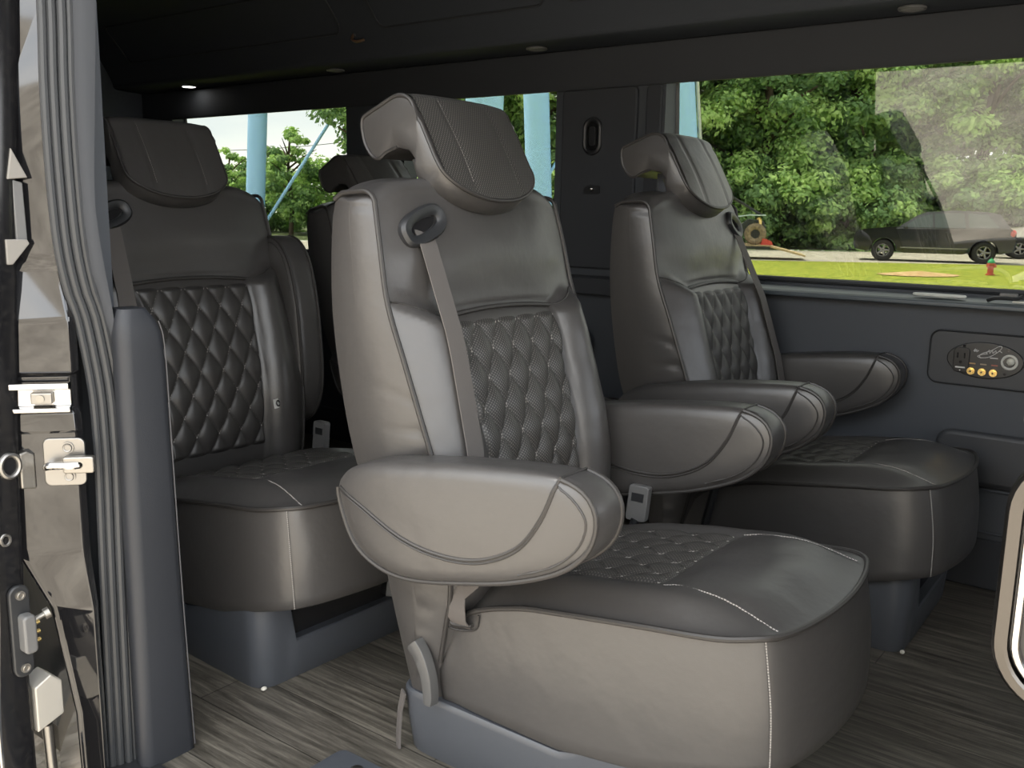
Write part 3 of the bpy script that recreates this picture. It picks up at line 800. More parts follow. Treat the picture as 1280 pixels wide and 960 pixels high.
def chair(label, loc, rz, belt=-1, arms=((-1, 0), (1, 0)), head=0.0, recline=0.0, headmat=None, scuff=False):
    t = thing('captain_chair', label, 'seat', loc, rz, 'leather captain chairs in the van')
    ba = part('base', 'base', mk_base, black_leather, t, label='black leather covered seat base')
    part('tray', 'drawer', mk_tray, gloss_plastic, ba, bevel=.015)
    def mk_scuff():
        q = MB(); q.ell((.343, -.262, FLOOR+.008), (.006, .008, .005)); return q
    if scuff: part('scuff', 'scuff_mark', mk_scuff, mat('bare_foam', (.55, .53, .47), .8) if 'bare_foam' not in bpy.data.materials else bpy.data.materials['bare_foam'], ba, label='small pale worn spot')
    cu = part('cushion', 'cushion', mk_cushion, leather, t, 60)
    part('cpipe', 'piping', mk_cush_pipe, piping_m, cu); 
    for q in range(4): part('cst%d' % q, 'seam_stitching', lambda q=q: mk_cush_stitch(q), thread, cu)
    part('pocket%d' % belt, 'belt_pocket', mk_pocket(belt), piping_m, cu)
    cq = part('cq', 'cushion_quilt', mk_cush_quilt, perf, t, 60); part('cqs', 'quilt_stitching', mk_cq_stitch, thread, cq)['kind'] = 'stuff'
    backs = []
    bk = part('back', 'backrest', mk_back, leather, t, 60); part('bpipe', 'piping', mk_back_pipe, piping_m, bk)
    bq = part('bq%d' % bool(headmat), 'backrest_quilt', mk_back_quilt, perf if headmat else quilt_m, t, 60)
    if headmat is None and len(bq.data.materials): pass
    part('bqs', 'quilt_stitching', mk_back_stitch, thread, bq)['kind'] = 'stuff'
    hd = part('head', 'headrest', mk_head, leather, t, 50)
    part('hpad%d' % bool(headmat), 'headrest_facing', mk_head_pad, perf if headmat else leather, hd, 60, label='perforated leather facing' if headmat else None); part('hpipe', 'piping', mk_head_pipe, piping_m, hd); [part('hst%d' % q, 'seam_stitching', lambda q=q: mk_head_stitch(q), thread, hd) for q in (-1, 1)]
    hd.location.z = head
    for s in (-1, 1):
        p = part('post', 'headrest_post', mk_post, black_leather, hd, bevel=.004); p.location = (0, s*.065, -head)
    for s, ang in arms:
        a = part('arm', 'armrest', mk_arm, leather, t, 50); part('apipe', 'piping', mk_arm_pipe, piping_m, a)
        pv = Vector((-.33, 0, .53)); R = Matrix.Rotation(-ang, 4, 'Y')
        a.matrix_local = Matrix.Translation(pv+Vector((0, s*.362, -.045 if ang else 0))) @ R @ Matrix.Translation(-pv)
    bl = part('belt%d' % belt, 'seat_belt', mk_belt(belt), webbing, t, 40)
    gd = part('guide%d' % belt, 'belt_guide', mk_guide(belt), black_plastic, t, 40); part('slot%d' % belt, 'guide_slot', mk_slot(belt), gloss_plastic, gd)
    part('lever%d' % belt, 'recline_lever', mk_lever(belt), mat('lever_plastic', (.07, .07, .07), .35) if 'lever_plastic' not in bpy.data.materials else bpy.data.materials['lever_plastic'], t, 40, bevel=.004)
    bu = part('buckle%d' % belt, 'belt_buckle', mk_buckle(belt), grey_plastic, t, bevel=.003)
    part('blab%d' % belt, 'buckle_label', mk_buckle_label(belt), black_plastic, bu); part('stalk%d' % belt, 'buckle_stalk', mk_stalk(belt), black_plastic, bu)
    if recline:
        pv = Vector((-.27, 0, .25)); R = Matrix.Translation(pv) @ Matrix.Rotation(-recline, 4, 'Y') @ Matrix.Translation(-pv)
        for o in (bk, bq, hd, bl, gd): o.matrix_local = R @ o.matrix_local
    return t
n_ = chair('black leather captain chair nearest the open door, its belt hanging on the near side', (-.944, 1.629, 0), 0, -1, recline=radians(-.8), headmat=True)
l_ = chair('black leather captain chair in the rear row behind the trim panel, far armrest folded up', (-2.042, 1.586, 0), radians(-2), -1, ((-1, radians(82)), (.965, radians(82))), .018, recline=radians(-.8), scuff=True)
r_ = chair('black leather captain chair beside the large window and far wall', (-.960, 2.722, 0), radians(1), 1, ((-1, 0), (1, 0)), head=.012, recline=radians(-1.8), scuff=True)
[o for o in r_.children if o.name.startswith('base')][0].location = (.055, .03, 0)
f_ = chair('black leather captain chair mostly hidden behind the nearest chair, by the rear windows', (-2.14, 2.69, 0), 0, 1, recline=radians(7), head=-.08)
# white tag on the rear chair
tg = MB(); P0 = back_pt(.185, .56); tg.box((-.001, -.017, -.014), (.001, .017, .014)); to = tg.build('tag', mat('white_tag', (.62, .62, .60), .7), l_); to.location = (-.171, .185, .535); to.rotation_euler = (0, -.15, .3); to['label'] = 'small white tag with a black ring'
tg = MB(); tg.tube([(.0018, .007*cos(k*pi/12), .008*sin(k*pi/12)) for k in range(24)], .0022, 6, closed=True); tg.build('tag_print', gloss_plastic, to)
# pocket on the outside of the folded arm is skipped

# ------------------------------------------------------------------ door opening at left: trim, seal, jamb, sliding door
def seal_line():
    return [(-1.69, .905, 1.80), (-1.69, .900, 1.46), (-1.69, .895, 1.325), (-1.69, .894, 1.187), (-1.69, .899, 1.044), (-1.69, .912, .956), (-1.69, .929, .895), (-1.69, .947, .769), (-1.69, .951, .674), (-1.69, .951, .578), (-1.69, .946, .33), (-1.69, .942, -.038), (-1.69, .940, -.2)]
sp = resample(spline(seal_line(), 8), 90)
b = MB()
for k, (dx, dy, rr) in enumerate([(-.008, -.021, .008), (-.003, -.007, .0085), (.004, .008, .0085), (.004, .022, .0075)]):
    b.tube([p+Vector((dx, dy, 0)) for p in sp], rr, 10)
tag(b.build('door_seal', rubber), 'ribbed black rubber seal along the rear edge of the door opening', 'seal')
# grey fabric pillar trim behind the seal
b = MB(); loops = []
for i in range(40):
    z = .60+1.15*i/39
    ys = min(sp, key=lambda q: abs(q.z-z)).y+.022
    ye = smooth_tab([(.6, .985), (.85, .968), (.913, .963), (.986, .953), (1.045, .946), (1.117, .941), (1.288, .952), (1.467, .965), (1.8, .985)], z)
    ye = max(ye, ys+.012)
    loops.append([(-1.695, ys, z), (-1.68, ys+.002, z), (-1.667, (ys+ye)/2, z), (-1.665, ye-.004, z), (-1.672, ye, z), (-1.76, ye+.004, z), (-1.76, ys, z)])
b.loft(loops); struct(b.build('trim_14', grey_trim, smooth=60))
# leather trim panel
b = MB(); loops = []
for i in range(41):
    t = i/40; z = FLOOR+(.915-FLOOR)*t
    y0 = .957+.0*t; y1 = smooth_tab([(FLOOR, 1.073), (.325, 1.060), (.666, 1.051), (.827, 1.047), (.88, 1.040), (.915, 1.020)], z)
    if t > .95: y0 += .010*((t-.95)/.05)**2
    k = .012*((t-.94)/.06)**2 if t > .94 else 0
    loops.append([(-1.665, y0, z), (-1.644-k, y0-.004, z), (-1.632-k, y0+.006, z), (-1.630-k, y0+.018, z), (-1.629-k, (y0+y1)/2, z), (-1.630-k, y1-.018, z), (-1.632-k, y1-.006, z), (-1.644-k, y1, z), (-1.70, y1, z), (-1.70, y0+.01, z)])
b.loft(loops)
pt = b.build('trim_panel', bump(mat('panel_leather', (.022, .024, .029), .5, spec=.35), 420, .25, .0007, 2, second=(9, .15, .006)), smooth=60)
tag(pt, 'tall dark leather trim panel at the rear edge of the door opening', 'trim panel')
b = MB(); b.tube([(-1.630, smooth_tab([(FLOOR, 1.073), (.325, 1.060), (.666, 1.051), (.827, 1.047), (.88, 1.040), (.915, 1.020)], FLOOR+.01+(.88-FLOOR)*t)-.004, FLOOR+.01+(.88-FLOOR)*t) for t in [i/40 for i in range(41)]], .0013, 6); b.build('stitching', mat('dark_thread', (.06, .06, .065), .7), pt)
# painted jamb (diagonal facets)
b = MB(); loops = []
prof_j = [(1.75, .0), (1.45, .0), (1.2, .0), (1.02, .0), (.985, .0), (.905, .03), (.89, .032), (.80, .032), (.795, .020), (.73, .020), (.725, .030), (.69, .034), (.685, .030), (.46, .032), (.44, .034), (.345, .062), (.335, .064), (.1, .066), (-.3, .07)]
for z, dx in prof_j:
    yl = interp([(-.3, .888), (0, .884), (.17, .880), (.28, .857), (.33, .850), (.40, .825), (.46, .805), (.55, .795), (1.0, .80), (1.75, .83)], z)
    loops.append([(-1.80+dx, yl-.01, z), (-1.795+dx, yl, z), (-1.715+dx*.8, .885, z), (-1.712+dx*.5, .902, z), (-1.74, .93, z), (-1.95, .96, z), (-1.95, yl+.05, z)])
b.loft(loops); struct(b.build('trim_15', paint, smooth=25, bevel=.004))
# chrome track end
tr = thing('door_track', 'bright metal door track end in the painted door jamb', 'rail', (-1.71, .84, .757))
pr = [(-.008, -.028), (.012, -.028), (.014, -.020), (.0, -.016), (.0, .014), (.016, .016), (.016, .027), (-.008, .027)]
b = MB(); b.prism([(x, z) for x, z in pr], 'y', -.055, .055); b.build('rail', chrome, tr, smooth=0, bevel=.002)
b = MB(); b.box((.0, -.012, -.012), (.012, .025, .010)); b.build('stop', steel, tr, smooth=0, bevel=.003)
b = MB(); b.cyl((.011, .005, -.001), (.0155, .005, -.001), .007); b.build('bolt', cast, tr)
tr.rotation_euler = (0, 0, radians(-40)); tr.location = (-1.718, .835, .757)
# striker
st = thing('door_striker', 'silver latch striker plate bolted to the painted jamb', 'striker', (-1.703, .872, .630), radians(-42))
b = MB(); b.prism(rrect(-.040, -.046, .034, .046, .012), 'y', -.006, .001); b.v = [(-y, x, z) for x, y, z in b.v]; b.build('plate', steel, st, bevel=.002)
b = MB(); b.tube(spline([(.004, -.030, -.006), (.024, -.030, -.004), (.034, -.018, 0), (.034, .02, 0), (.024, .034, .0), (.004, .040, 0)], 6), .0075, 10); b.build('loop', chrome, st)
b = MB(); b.prism(rrect(.0, -.016, .055, .016, .005), 'x', .018, .034); b.build('catch', cast, st, bevel=.003)
for zz in (.028, -.028):
    b = MB(); b.cyl((.005, .004, zz), (.009, .004, zz), .011); b.tube([(.0095, .004+.007*cos(k*pi/8), zz+.007*sin(k*pi/8)) for k in range(16)], .0015, 5, closed=True); b.build('bolt', steel, st)
for (y_, z_) in ((.835, .700), (.85, .530), (.905, .70)):
    pass
# sliding door, slid open: its leading edge
def door_y(z): return interp([(-.4, .772), (.3, .770), (.7, .785), (1.1, .812), (1.7, .862)], z)
b = MB(); loops = []
for i in range(30):
    z = -.4+2.15*i/29; y = door_y(z)
    loops.append([(-1.70, y-.10, z), (-1.690, y-.085, z), (-1.690, y-.012, z), (-1.694, y-.003, z), (-1.705, y, z), (-2.9, y, z), (-2.9, y-.12, z), (-1.72, y-.12, z)])
b.loft(loops)
dr = b.build('sliding_door', dusty_paint, smooth=50); dr.location = (-.045, .020, 0); tag(dr, 'gloss black sliding van door slid open, its edge at the left of the frame', 'door')
b = MB(); b.tube([(-1.688+0*.02, door_y(.634)-.022+.017*cos(k*pi/14), .634+.021*sin(k*pi/14)) for k in range(28)], .005, 8, closed=True); gr = b.build('hole_ring', steel, dr)
b = MB(); b.cyl((-1.692, door_y(.634)-.022, .634), (-1.6895, door_y(.634)-.022, .634), .018); b.build('hole', gloss_plastic, dr)
b = MB(); b.tube([(-1.688, door_y(.5)-.035+.008*cos(k*pi/10), .496+.010*sin(k*pi/10)) for k in range(20)], .003, 6, closed=True); b.build('hole_ring', steel, dr)
def wedge(z0, z1, kind):
    y = door_y(z0)
    b = MB()
    pts = {'up': [(y-.022, z0), (y+.014, z0+.004), (y-.012, z1)], 'dn': [(y-.022, z0), (y-.012, z0-.0), (y+.020, z1-.008), (y+.016, z1), (y-.022, z1)]}[kind]
    b.prism(pts, 'x', -1.715, -1.686); b.build('guide_wedge', mat('beige_plastic', (.20, .19, .175), .55), dr, smooth=0, bevel=.002)
wedge(1.150, 1.205, 'up'); wedge(1.0, 1.045, 'dn')
b = MB(); b.prism([(door_y(1.1)-.008, 1.03), (door_y(1.1)+.012, 1.04), (door_y(1.1)+.010, 1.145), (door_y(1.1)-.008, 1.15)], 'x', -1.72, -1.69); b.build('guide_block', grey_plastic, dr, smooth=0, bevel=.002)
b = MB(); y = door_y(.61); b.prism([(y-.002, .585), (y+.026, .580), (y+.026, .648), (y+.012, .655), (y-.002, .652)], 'x', -1.73, -1.69); b.build('stop_block', cast, dr, smooth=0, bevel=.003)
b = MB(); y = door_y(.12); b.prism([(y+.002, .095), (y+.055, .115), (y+.055, .185), (y+.034, .205), (y+.002, .188)], 'x', -1.74, -1.685); b.build('stop_block', mat('pale_cast', (.46, .44, .40), .5, .6), dr, smooth=0, bevel=.003)
# contact plug on the door edge
y = door_y(.3)
b = MB(); b.prism(rrect(y-.034, .222, y+.004, .405, .018), 'x', -1.69, -1.680); cp = b.build('contact_plate', black_plastic, dr, bevel=.003)
b = MB(); b.prism(rrect(y-.022, .275, y+.002, .350, .008), 'x', -1.682, -1.655); b.build('contact_plug', grey_plastic, cp, bevel=.004)
for zz in (.295, .312, .330):
    b = MB(); b.cyl((-1.664, y+.0, zz), (-1.664, y+.010, zz), .004, 10); b.build('contact_pin', brass, cp)
for zz in (.240, .386):
    b = MB(); b.cyl((-1.681, y-.014, zz), (-1.677, y-.014, zz), .009); b.tube([(-1.6765, y-.014+.005*cos(k*pi/8), zz+.005*sin(k*pi/8)) for k in range(16)], .0012, 5, closed=True); b.build('screw', cast, cp)
b = MB(); b.cyl((-1.70, y+.004, .318), (-1.69, y+.035, .330), .005, 10); b.cyl((-1.69, y+.033, .329), (-1.688, y+.042, .332), .011, 14); b.build('pin', cast, dr)
b = MB(); b.tube([(-1.688, door_y(-.2)-.050+.018*sstep(.45, .1, z)*-1, z) for z in [.45-.03*i for i in range(25)]], .004, 6); b.build('edge_strip', chrome, dr)
b = MB(); b.cyl((-1.74, .815, .10), (-1.74, .825, -.2), .010, 12); tag(b.build('rod', steel), 'thin metal rod standing in the dark gap beside the sliding door', 'rod')

# floor plates
b = MB(); b.prism(rrect(-1.38, 1.02, -1.20, 1.262, .02), 'z', FLOOR, FLOOR+.004)
fp = b.build('floor_plate', bump(mat('plate_vinyl', (.05, .055, .065), .5), 300, .2, .0005), smooth=0, bevel=.002); tag(fp, 'flat black plate screwed to the floor behind the nearest chair', 'plate')
b = MB(); b.ell((-1.30, 1.225, FLOOR+.004), (.014, .014, .004)); b.build('screw', steel, fp)
b = MB(); b.box((-1.72, .90, FLOOR-.004), (-1.45, .985, FLOOR+.006)); struct(b.build('trim_16', black_plastic, smooth=0, bevel=.003))

# floor belt strip on nearest chair base
b = MB(); ribbon(b, [Vector(p) for p in [(-.335, -.286, .105), (-.345, -.287, .06), (-.350, -.287, 0), (-.348, -.289, FLOOR+.002)]], .020, .004, lambda t: Vector((1, -.5, 0)))
b.build('base_strap', webbing, n_)

# rounded gloss panel at the right edge
rp = thing('grab_panel', 'rounded glossy black panel with rim tinted as a tan reflection at right edge', 'panel', (-.034, 1.085, .745))
ol = rrect(-.118, -.145, .16, .145, .075, 10)
b = MB(); b.prism(ol, 'y', -.02, .015); b.build('panel', gloss_plastic, rp, bevel=.01)
b = MB(); loops = []
rim_reflection = mat('tan_reflection_tint', (.10, .094, .088), .25, 1)  # tan reflection on gloss black paint, put into a tinted metallic colour
def offs(d): return rrect(-.118+d, -.145+d, .16-d, .145-d, max(.02, .075-d), 10)
for d, yy in ((0, -.015), (.002, -.026), (.006, -.030), (.015, -.031), (.018, -.029), (.019, -.02)): loops.append([(x, yy, z) for x, z in offs(d)])
b.loft(loops, True, False); b.build('rim', rim_reflection, rp)
b = MB(); b.tube([(x, -.024, z) for x, z in offs(.025)], .004, 8, closed=True); b.build('inner_bead', chrome, rp)

# ------------------------------------------------------------------ outdoors
DA, LB = Vector((-.6, .8, 0)), Vector((.8, .6, 0))      # away from the van / along the road
def out(D, Lt, z=0): return DA*D+LB*Lt+Vector((0, 0, z))
def gz(D): return -.65+.35*sstep(20, 31, D)
grass = vary(mat('lawn_grass', rough=.9, spec=.1), (.20, .25, .035), (.36, .38, .06), 5, detail=8)
bump(grass, 40, .5, .05)
concrete = vary(mat('road_concrete', rough=.85), (.36, .33, .27), (.48, .44, .36), 2)
gravel = vary(mat('tan_gravel', rough=.9, spec=.2), (.27, .238, .198), (.46, .414, .35), 1.2, detail=10)
bump(gravel, 6, .6, .15)
def sheet(name, Ds, L0, L1, m_, zf):
    b = MB(); b.loft([[out(D, L0+(L1-L0)*i/20, zf(D)) for i in range(21)] for D in Ds], closed=False); o = b.build(name, m_); return struct(o)
sheet('lawn', [4.5, 10, 20, 22, 24, 26, 28, 30, 31.2], -60, 60, grass, gz)
sheet('road', [31.2, 33, 36, 40, 41.5], -60, 60, concrete, gz)
sheet('verge', [41.5, 50, 60, 90, 140], -120, 120, vary(mat('far_grass', rough=.9), (.05, .07, .02), (.10, .13, .03), 2), lambda D: gz(D)+.02)
b = MB()
b.loft([[(-40+4*i, y, z+.25*noise.noise(Vector((i*.8, y*.3, 0)))*(1 if y < -4 else 0)) for i in range(21)] for y, z in ((4.5, -.655), (0, -.65), (-3, -.65), (-5, -.62), (-7, .3), (-9, 1.7), (-11, 3.1), (-13, 4.5), (-15, 5.2), (-20, 5.4))], closed=False)
struct(b.build('gravel_lot', gravel))
dp = MB(); pts = [(1.15*cos(t)*(1+.2*noise.noise(Vector((cos(t)*2, sin(t)*2, 0)))), .5*sin(t)) for t in [2*pi*i/30 for i in range(30)]]
loops = [[out(26.6+v*k, 11.4+u*k, gz(26.6+v*k)+.02+.10*(1-k)) for u, v in pts] for k in (1, .7, .4, .05)]
dp.loft(loops); tag(dp.build('dirt_patch', vary(mat('bare_dirt', rough=.95), (.45, .28, .12), (.6, .42, .22), 6)), 'bare patch of orange dirt on the lawn in front of the dark car', 'dirt')

# trees
leaf_ms = []
for nm, c_ in (('leaf_light', (.48, .66, .25)), ('leaf_mid', (.32, .48, .19)), ('leaf_dark', (.19, .31, .14))):
    M = mat(nm, c_, .55, spec=.3); b_ = M.node_tree.nodes['Principled BSDF']
    M.node_tree.nodes.remove(b_); n = M.node_tree
    d_ = n.nodes.new('ShaderNodeBsdfDiffuse'); d_.inputs[0].default_value = (*c_, 1); t_ = n.nodes.new('ShaderNodeBsdfTranslucent'); t_.inputs[0].default_value = (c_[0]*1.2, c_[1]*1.2, c_[2], 1)
    x_ = n.nodes.new('ShaderNodeMixShader'); x_.inputs[0].default_value = .35
    n.links.new(d_.outputs[0], x_.inputs[1]); n.links.new(t_.outputs[0], x_.inputs[2]); n.links.new(x_.outputs[0], n.nodes['Material Output'].inputs[0])
    leaf_ms.append(M)
bark = vary(mat('bark', rough=.9), (.05, .035, .02), (.11, .08, .05), 8, stretch=(3, 3, .5))
def crown(seed, rx, rz, zc, nclu, nleaf, size):
    rnd = random.Random(seed); b = MB()
    for c in range(nclu):
        while True:
            d = Vector((rnd.uniform(-1, 1), rnd.uniform(-1, 1), rnd.uniform(-1, 1)))
            if .35 < d.length < 1: break
        c0 = Vector((d.x*rx, d.y*rx, zc+d.z*rz)); cr_ = rnd.uniform(.5, 1.0)*rx*.36
        tone = rnd.random()
        for k in range(nleaf):
            e = Vector((rnd.gauss(0, 1), rnd.gauss(0, 1), rnd.gauss(0, .7)));
            e = e.normalized()*cr_*rnd.uniform(.4, 1.0)
            p = c0+Vector((e.x, e.y, e.z*.65))
            n = (e.normalized()+Vector((rnd.uniform(-.8, .8), rnd.uniform(-.8, .8), rnd.uniform(0, 1.2)))).normalized()
            a = n.orthogonal().normalized(); a = Matrix.Rotation(rnd.uniform(0, 6.28), 3, n) @ a; c2 = n.cross(a); s = size*rnd.uniform(.6, 1.2)
            q = tone+rnd.uniform(-.35, .35); mi = 0 if q > .62 else (1 if q > .25 else 2)
            b.add([p-a*s, p+c2*s*.55-n*s*.15, p+a*s, p-c2*s*.55-n*s*.15], [(0, 1, 2, 3)], mi)
    return b
def trunk(h, r, seed):
    rnd = random.Random(seed); b = MB(); b.tube(spline([(0, 0, -.3), (.1, 0, h*.3), (-.1, .1, h*.65), (.1, 0, h)], 5), [r*(1-.7*i/15) for i in range(16)], 10)
    for k in range(9):
        a = rnd.uniform(0, 6.28); z = h*rnd.uniform(.3, .85); l = h*.3
        b.tube([(0, 0, z), (cos(a)*l*.5, sin(a)*l*.5, z+l*.35), (cos(a)*l, sin(a)*l, z+l*.6)], [r*.4, r*.28, r*.1], 6)
    return b
TREES = {}
def tree(kind, D, Lt, label, sc=1.0, rz=0, group='trees beyond the road'):
    t = thing('tree', label, 'tree', out(D, Lt, gz(D)), rz, group); t.scale = (sc, sc, sc)
    spec = {'tall': (11, 3.9, 6.2, 7.6, 110, 260, .16, 10), 'bush': (5, 3.2, 2.2, 2.0, 70, 200, .15, 3), 'slim': (6, 1.5, 2.6, 3.0, 45, 70, .15, 5.2)}[kind]
    seed, rx, rzz, zc, ncl, nl, sz, h = spec
    if kind not in TREES:
        TREES[kind] = (crown(seed, rx, rzz, zc, ncl, nl, sz).build('foliage', leaf_ms, t, smooth=0, fix=False), trunk(h, .28 if kind == 'tall' else .14, seed).build('trunk', bark, t))
    else:
        for s in TREES[kind]:
            c = s.copy(); col.objects.link(c); c.parent = t
    return t
TR = [('tall', 45, -5.5, 1.0), ('tall', 47, 1.2, 1.05), ('tall', 46, 6.5, 1.05), ('tall', 46, 11.8, 1.0), ('tall', 47, 17.2, 1.1), ('tall', 46.5, 22.6, 1.05), ('tall', 48, 28, 1.1),
      ('tall', 53, -2.5, 1.15), ('tall', 53, 4, 1.15), ('tall', 53, 9.2, 1.2), ('tall', 53, 14.6, 1.2), ('tall', 54, 20, 1.2), ('tall', 54, 26, 1.2)]
for i, (k, D, Lt, s) in enumerate(TR): tree(k, D, Lt, 'large green leafy tree standing in the dense row beyond the road', s, i*1.7)
for i, Lt in enumerate((5.0, 8.4, 11.2, 14.0, 17.0)): tree('bush', 58, Lt*1.25, 'low green leafy bush under the dense row of trees beyond the road', 1.6, i*1.3, 'bushes under the trees beyond the road')
for i, Lt in enumerate((-1, 3, 6.5, 9.5, 12.5, 15.5, 18.5, 22, 25.5)): tree('bush', 44.5, Lt, 'low green leafy bush under the dense row of trees beyond the road', 1.0, i*2.1, 'bushes under the trees beyond the road')
tree('slim', 50, -11.8, 'thin young tree just right of the leftmost blue leg, seen through the rear window', 1.0, .4)
tree('slim', 52, -15.5, 'thin young tree left of the leftmost blue leg, behind the rear headrest', .82, 1.4)
tree('bush', 52, -10.0, 'round green bush low in the rear window between chairs', .95, .3)
tree('bush', 56, -14.5, 'round green bush beside the leftmost blue leg low in the rear window', .95, 2.3)

# water tower legs
blue = mat('sky_blue_paint', (.36, .64, .95), .5)
wt = thing('water_tower', 'sky blue steel tower, only its legs showing through the far windows', 'tower', out(38, -3, gz(38)))
o0 = Vector(wt.location)
LEGS = [(45, -12.35, .44, .45), (58, -4.6, .46, 0), (23, -.83, .45, .1), (34, .95, .45, -.42), (33, 6.15, .45, -.85)]
for D, Lt, r, lean in LEGS:
    b = MB(); p = out(D, Lt, gz(D)-.2)-o0
    b.cyl(p, p+Vector((0, 0, 16))+LB*lean*2.0, r, 28); b.build('leg', blue, wt)
    if D == 33:
        b = MB(); q = p+LB*(r+.10)
        b.cyl(q, q+Vector((0, 0, 16))+LB*lean*2.0, .06, 10); b.build('riser_pipe', mat('pale_pipe', (.55, .58, .52), .5), wt)
b = MB(); p = out(45, -12.0, 0.1)-o0; b.cyl(p, p+Vector((0, 0, 7.5))+LB*5.0, .075, 10); b.build('brace_rod', blue, wt)
b = MB(); p = out(34, .95, 2.0)-o0; b.cyl(p, p+Vector((0, 0, 6))+LB*3.2, .05, 10); p = out(34, 1.4, 6.5)-o0; b.build('brace_rod', blue, wt)
for i, (z0, z1) in enumerate(((5.6, 5.6), (3.4, 4.7), (2.9, 3.0))):
    b = MB(); A_, B_ = out(62, -26, z0-.9), out(62, -8, z1+.2)
    b.tube([A_.lerp(B_, k/20)-Vector((0, 0, .5*4*(k/20)*(1-k/20))) for k in range(21)], .022, 6)
    tag(b.build('power_line', mat('cable', (.05, .05, .055), .6)), ['topmost thin power line crossing the sky in the rear window', 'middle power line sloping across the sky in the rear window', 'lowest power line just above the trees in the rear window'][i], 'cable', None)

# cars
def car(name, label, cat, D, Lt, paint_m, L_, H, W, boxy=False):
    z = gz(D); t = thing(name, label, cat, out(D, Lt, z), radians(15))
    s = L_/5.0; h = H/1.75
    lower = [(-2.44, .40), (-2.50, .55), (-2.50, .82), (-2.42, .99), (-2.2, 1.07), (-1.45, 1.15), (-1.15, 1.17), (2.30, 1.16), (2.44, 1.0), (2.48, .7), (2.42, .42), (2.05, .34)]
    # wheel arches cut into the sill
    def arch(cx): return [(cx+.43*cos(a), .36+.43*sin(a)) for a in [pi*k/10 for k in range(11)]]
    prof = lower+arch(1.55)+[(.9, .30), (-.9, .30)]+arch(-1.55)+[(-2.1, .34)]
    prof = [(x*s, z_*h) for x, z_ in prof]
    b = MB(); w2 = W/2
    loops = [[(x, sg*(w2-ins), z_) for x, z_ in prof] for sg, ins in ((-1, .06), (-1, 0), (1, 0), (1, .06))]
    loops[0] = [(x*.985, y, z_) for x, y, z_ in loops[0]]; loops[3] = [(x*.985, y, z_) for x, y, z_ in loops[3]]
    b.loft(loops); b.build('body', paint_m, t, smooth=30)
    cab = [(-1.20, 1.10), (-.55, 1.56), (-.25, 1.68), (.6, 1.74), (1.6, 1.70), (1.95, 1.62), (2.30, 1.14)] if not boxy else [(-1.35, 1.10), (-.95, 1.62), (-.7, 1.72), (.6, 1.76), (2.0, 1.74), (2.3, 1.66), (2.42, 1.14)]
    cab = [(x*s, z_*h) for x, z_ in cab]
    b = MB(); b.loft([[(x, sg*(w2-ins-(z_-1.1*h)*.16), z_) for x, z_ in cab] for sg, ins in ((-1, .05), (1, .05))]); b.build('cabin', paint_m, t, smooth=30)
    gl = mat('car_glass', (.05, .07, .07), .05, spec=.8)
    wins = [[(-1.0, 1.15), (-.5, 1.50), (-.1, 1.62), (-.05, 1.15)], [(.02, 1.15), (-.02, 1.63), (.85, 1.66), (.95, 1.17)], [(1.05, 1.18), (.98, 1.65), (1.55, 1.62), (1.95, 1.20)]]
    for wn in wins:
        for sg in (-1, 1):
            b = MB(); pts = [(x*s, sg*(w2-.045-(z_*h-1.1*h)*.16+.004), z_*h) for x, z_ in wn]
            b.loft([pts, [(x, y-sg*.03, z_) for x, y, z_ in pts]]); b.build('side_window', gl, t, smooth=0)
    for cx in (-1.55, 1.55):
        for sg in (-1, 1):
            b = MB(); yy = sg*(w2-.13); tr_ = .37*h
            b.tube([(cx*s+.28*h*cos(k*pi/12), yy, .37*h+.28*h*sin(k*pi/12)) for k in range(24)], .10, 10, closed=True)
            wh = b.build('wheel', mat('tyre', (.02, .02, .02), .8), t)
            b = MB(); b.cyl((cx*s, yy+sg*.02, .37*h), (cx*s, yy+sg*.06, .37*h), .07, 14)
            for q in range(5):
                a = q*2*pi/5; b.tube([(cx*s, yy+sg*.05, .37*h), (cx*s+.2*cos(a), yy+sg*.07, .37*h+.2*sin(a))], [.05, .028], 6)
            b.tube([(cx*s+.21*cos(k*pi/12), yy+sg*.06, .37*h+.21*sin(k*pi/12)) for k in range(24)], .02, 6, closed=True)
            b.build('rim', steel, wh)
    for sg in (-1, 1):
        b = MB(); b.ell((-2.26*s, sg*(w2-.16), .90*h), (.16, .10, .07)); b.build('headlight', mat('lamp_clear', (.7, .72, .7), .15), t)
        b = MB(); b.ell((2.36*s, sg*(w2-.10), 1.02*h), (.10, .10, .12)); b.build('tail_light', mat('lamp_red', (.55, .04, .03), .25), t)
        b = MB(); b.ell((-.88*s, sg*(w2+.08), 1.17*h), (.07, .11, .08)); b.build('mirror', paint_m, t)
        b = MB(); b.box((-1.0*s, min(sg*w2, sg*(w2+.01)), .46*h), (1.05*s, max(sg*w2, sg*(w2+.01)), .50*h)); b.build('side_moulding', steel, t, smooth=0)
        b = MB(); b.tube([(.30*s, sg*(w2+.015), 1.0*h), (.48*s, sg*(w2+.02), 1.01*h)], .02, 6); b.build('door_handle', paint_m, t)
    b = MB(); b.box((-2.52*s, -.6, .52*h), (-2.46*s, .6, .80*h)); b.build('grille', gloss_plastic, t, smooth=0, bevel=.02)
    return t
car('sport_utility_car', 'black sport utility car parked on the road, facing left', 'car', 32.9, 14.45, mat('car_black', (.012, .014, .016), .12, coat=1), 5.05, 1.75, 1.95)
car('sport_utility_car', 'white car behind the black car at the right edge of the window', 'car', 36.5, 21.0, mat('car_white', (.62, .60, .57), .2, coat=1), 4.9, 1.85, 1.95, True)

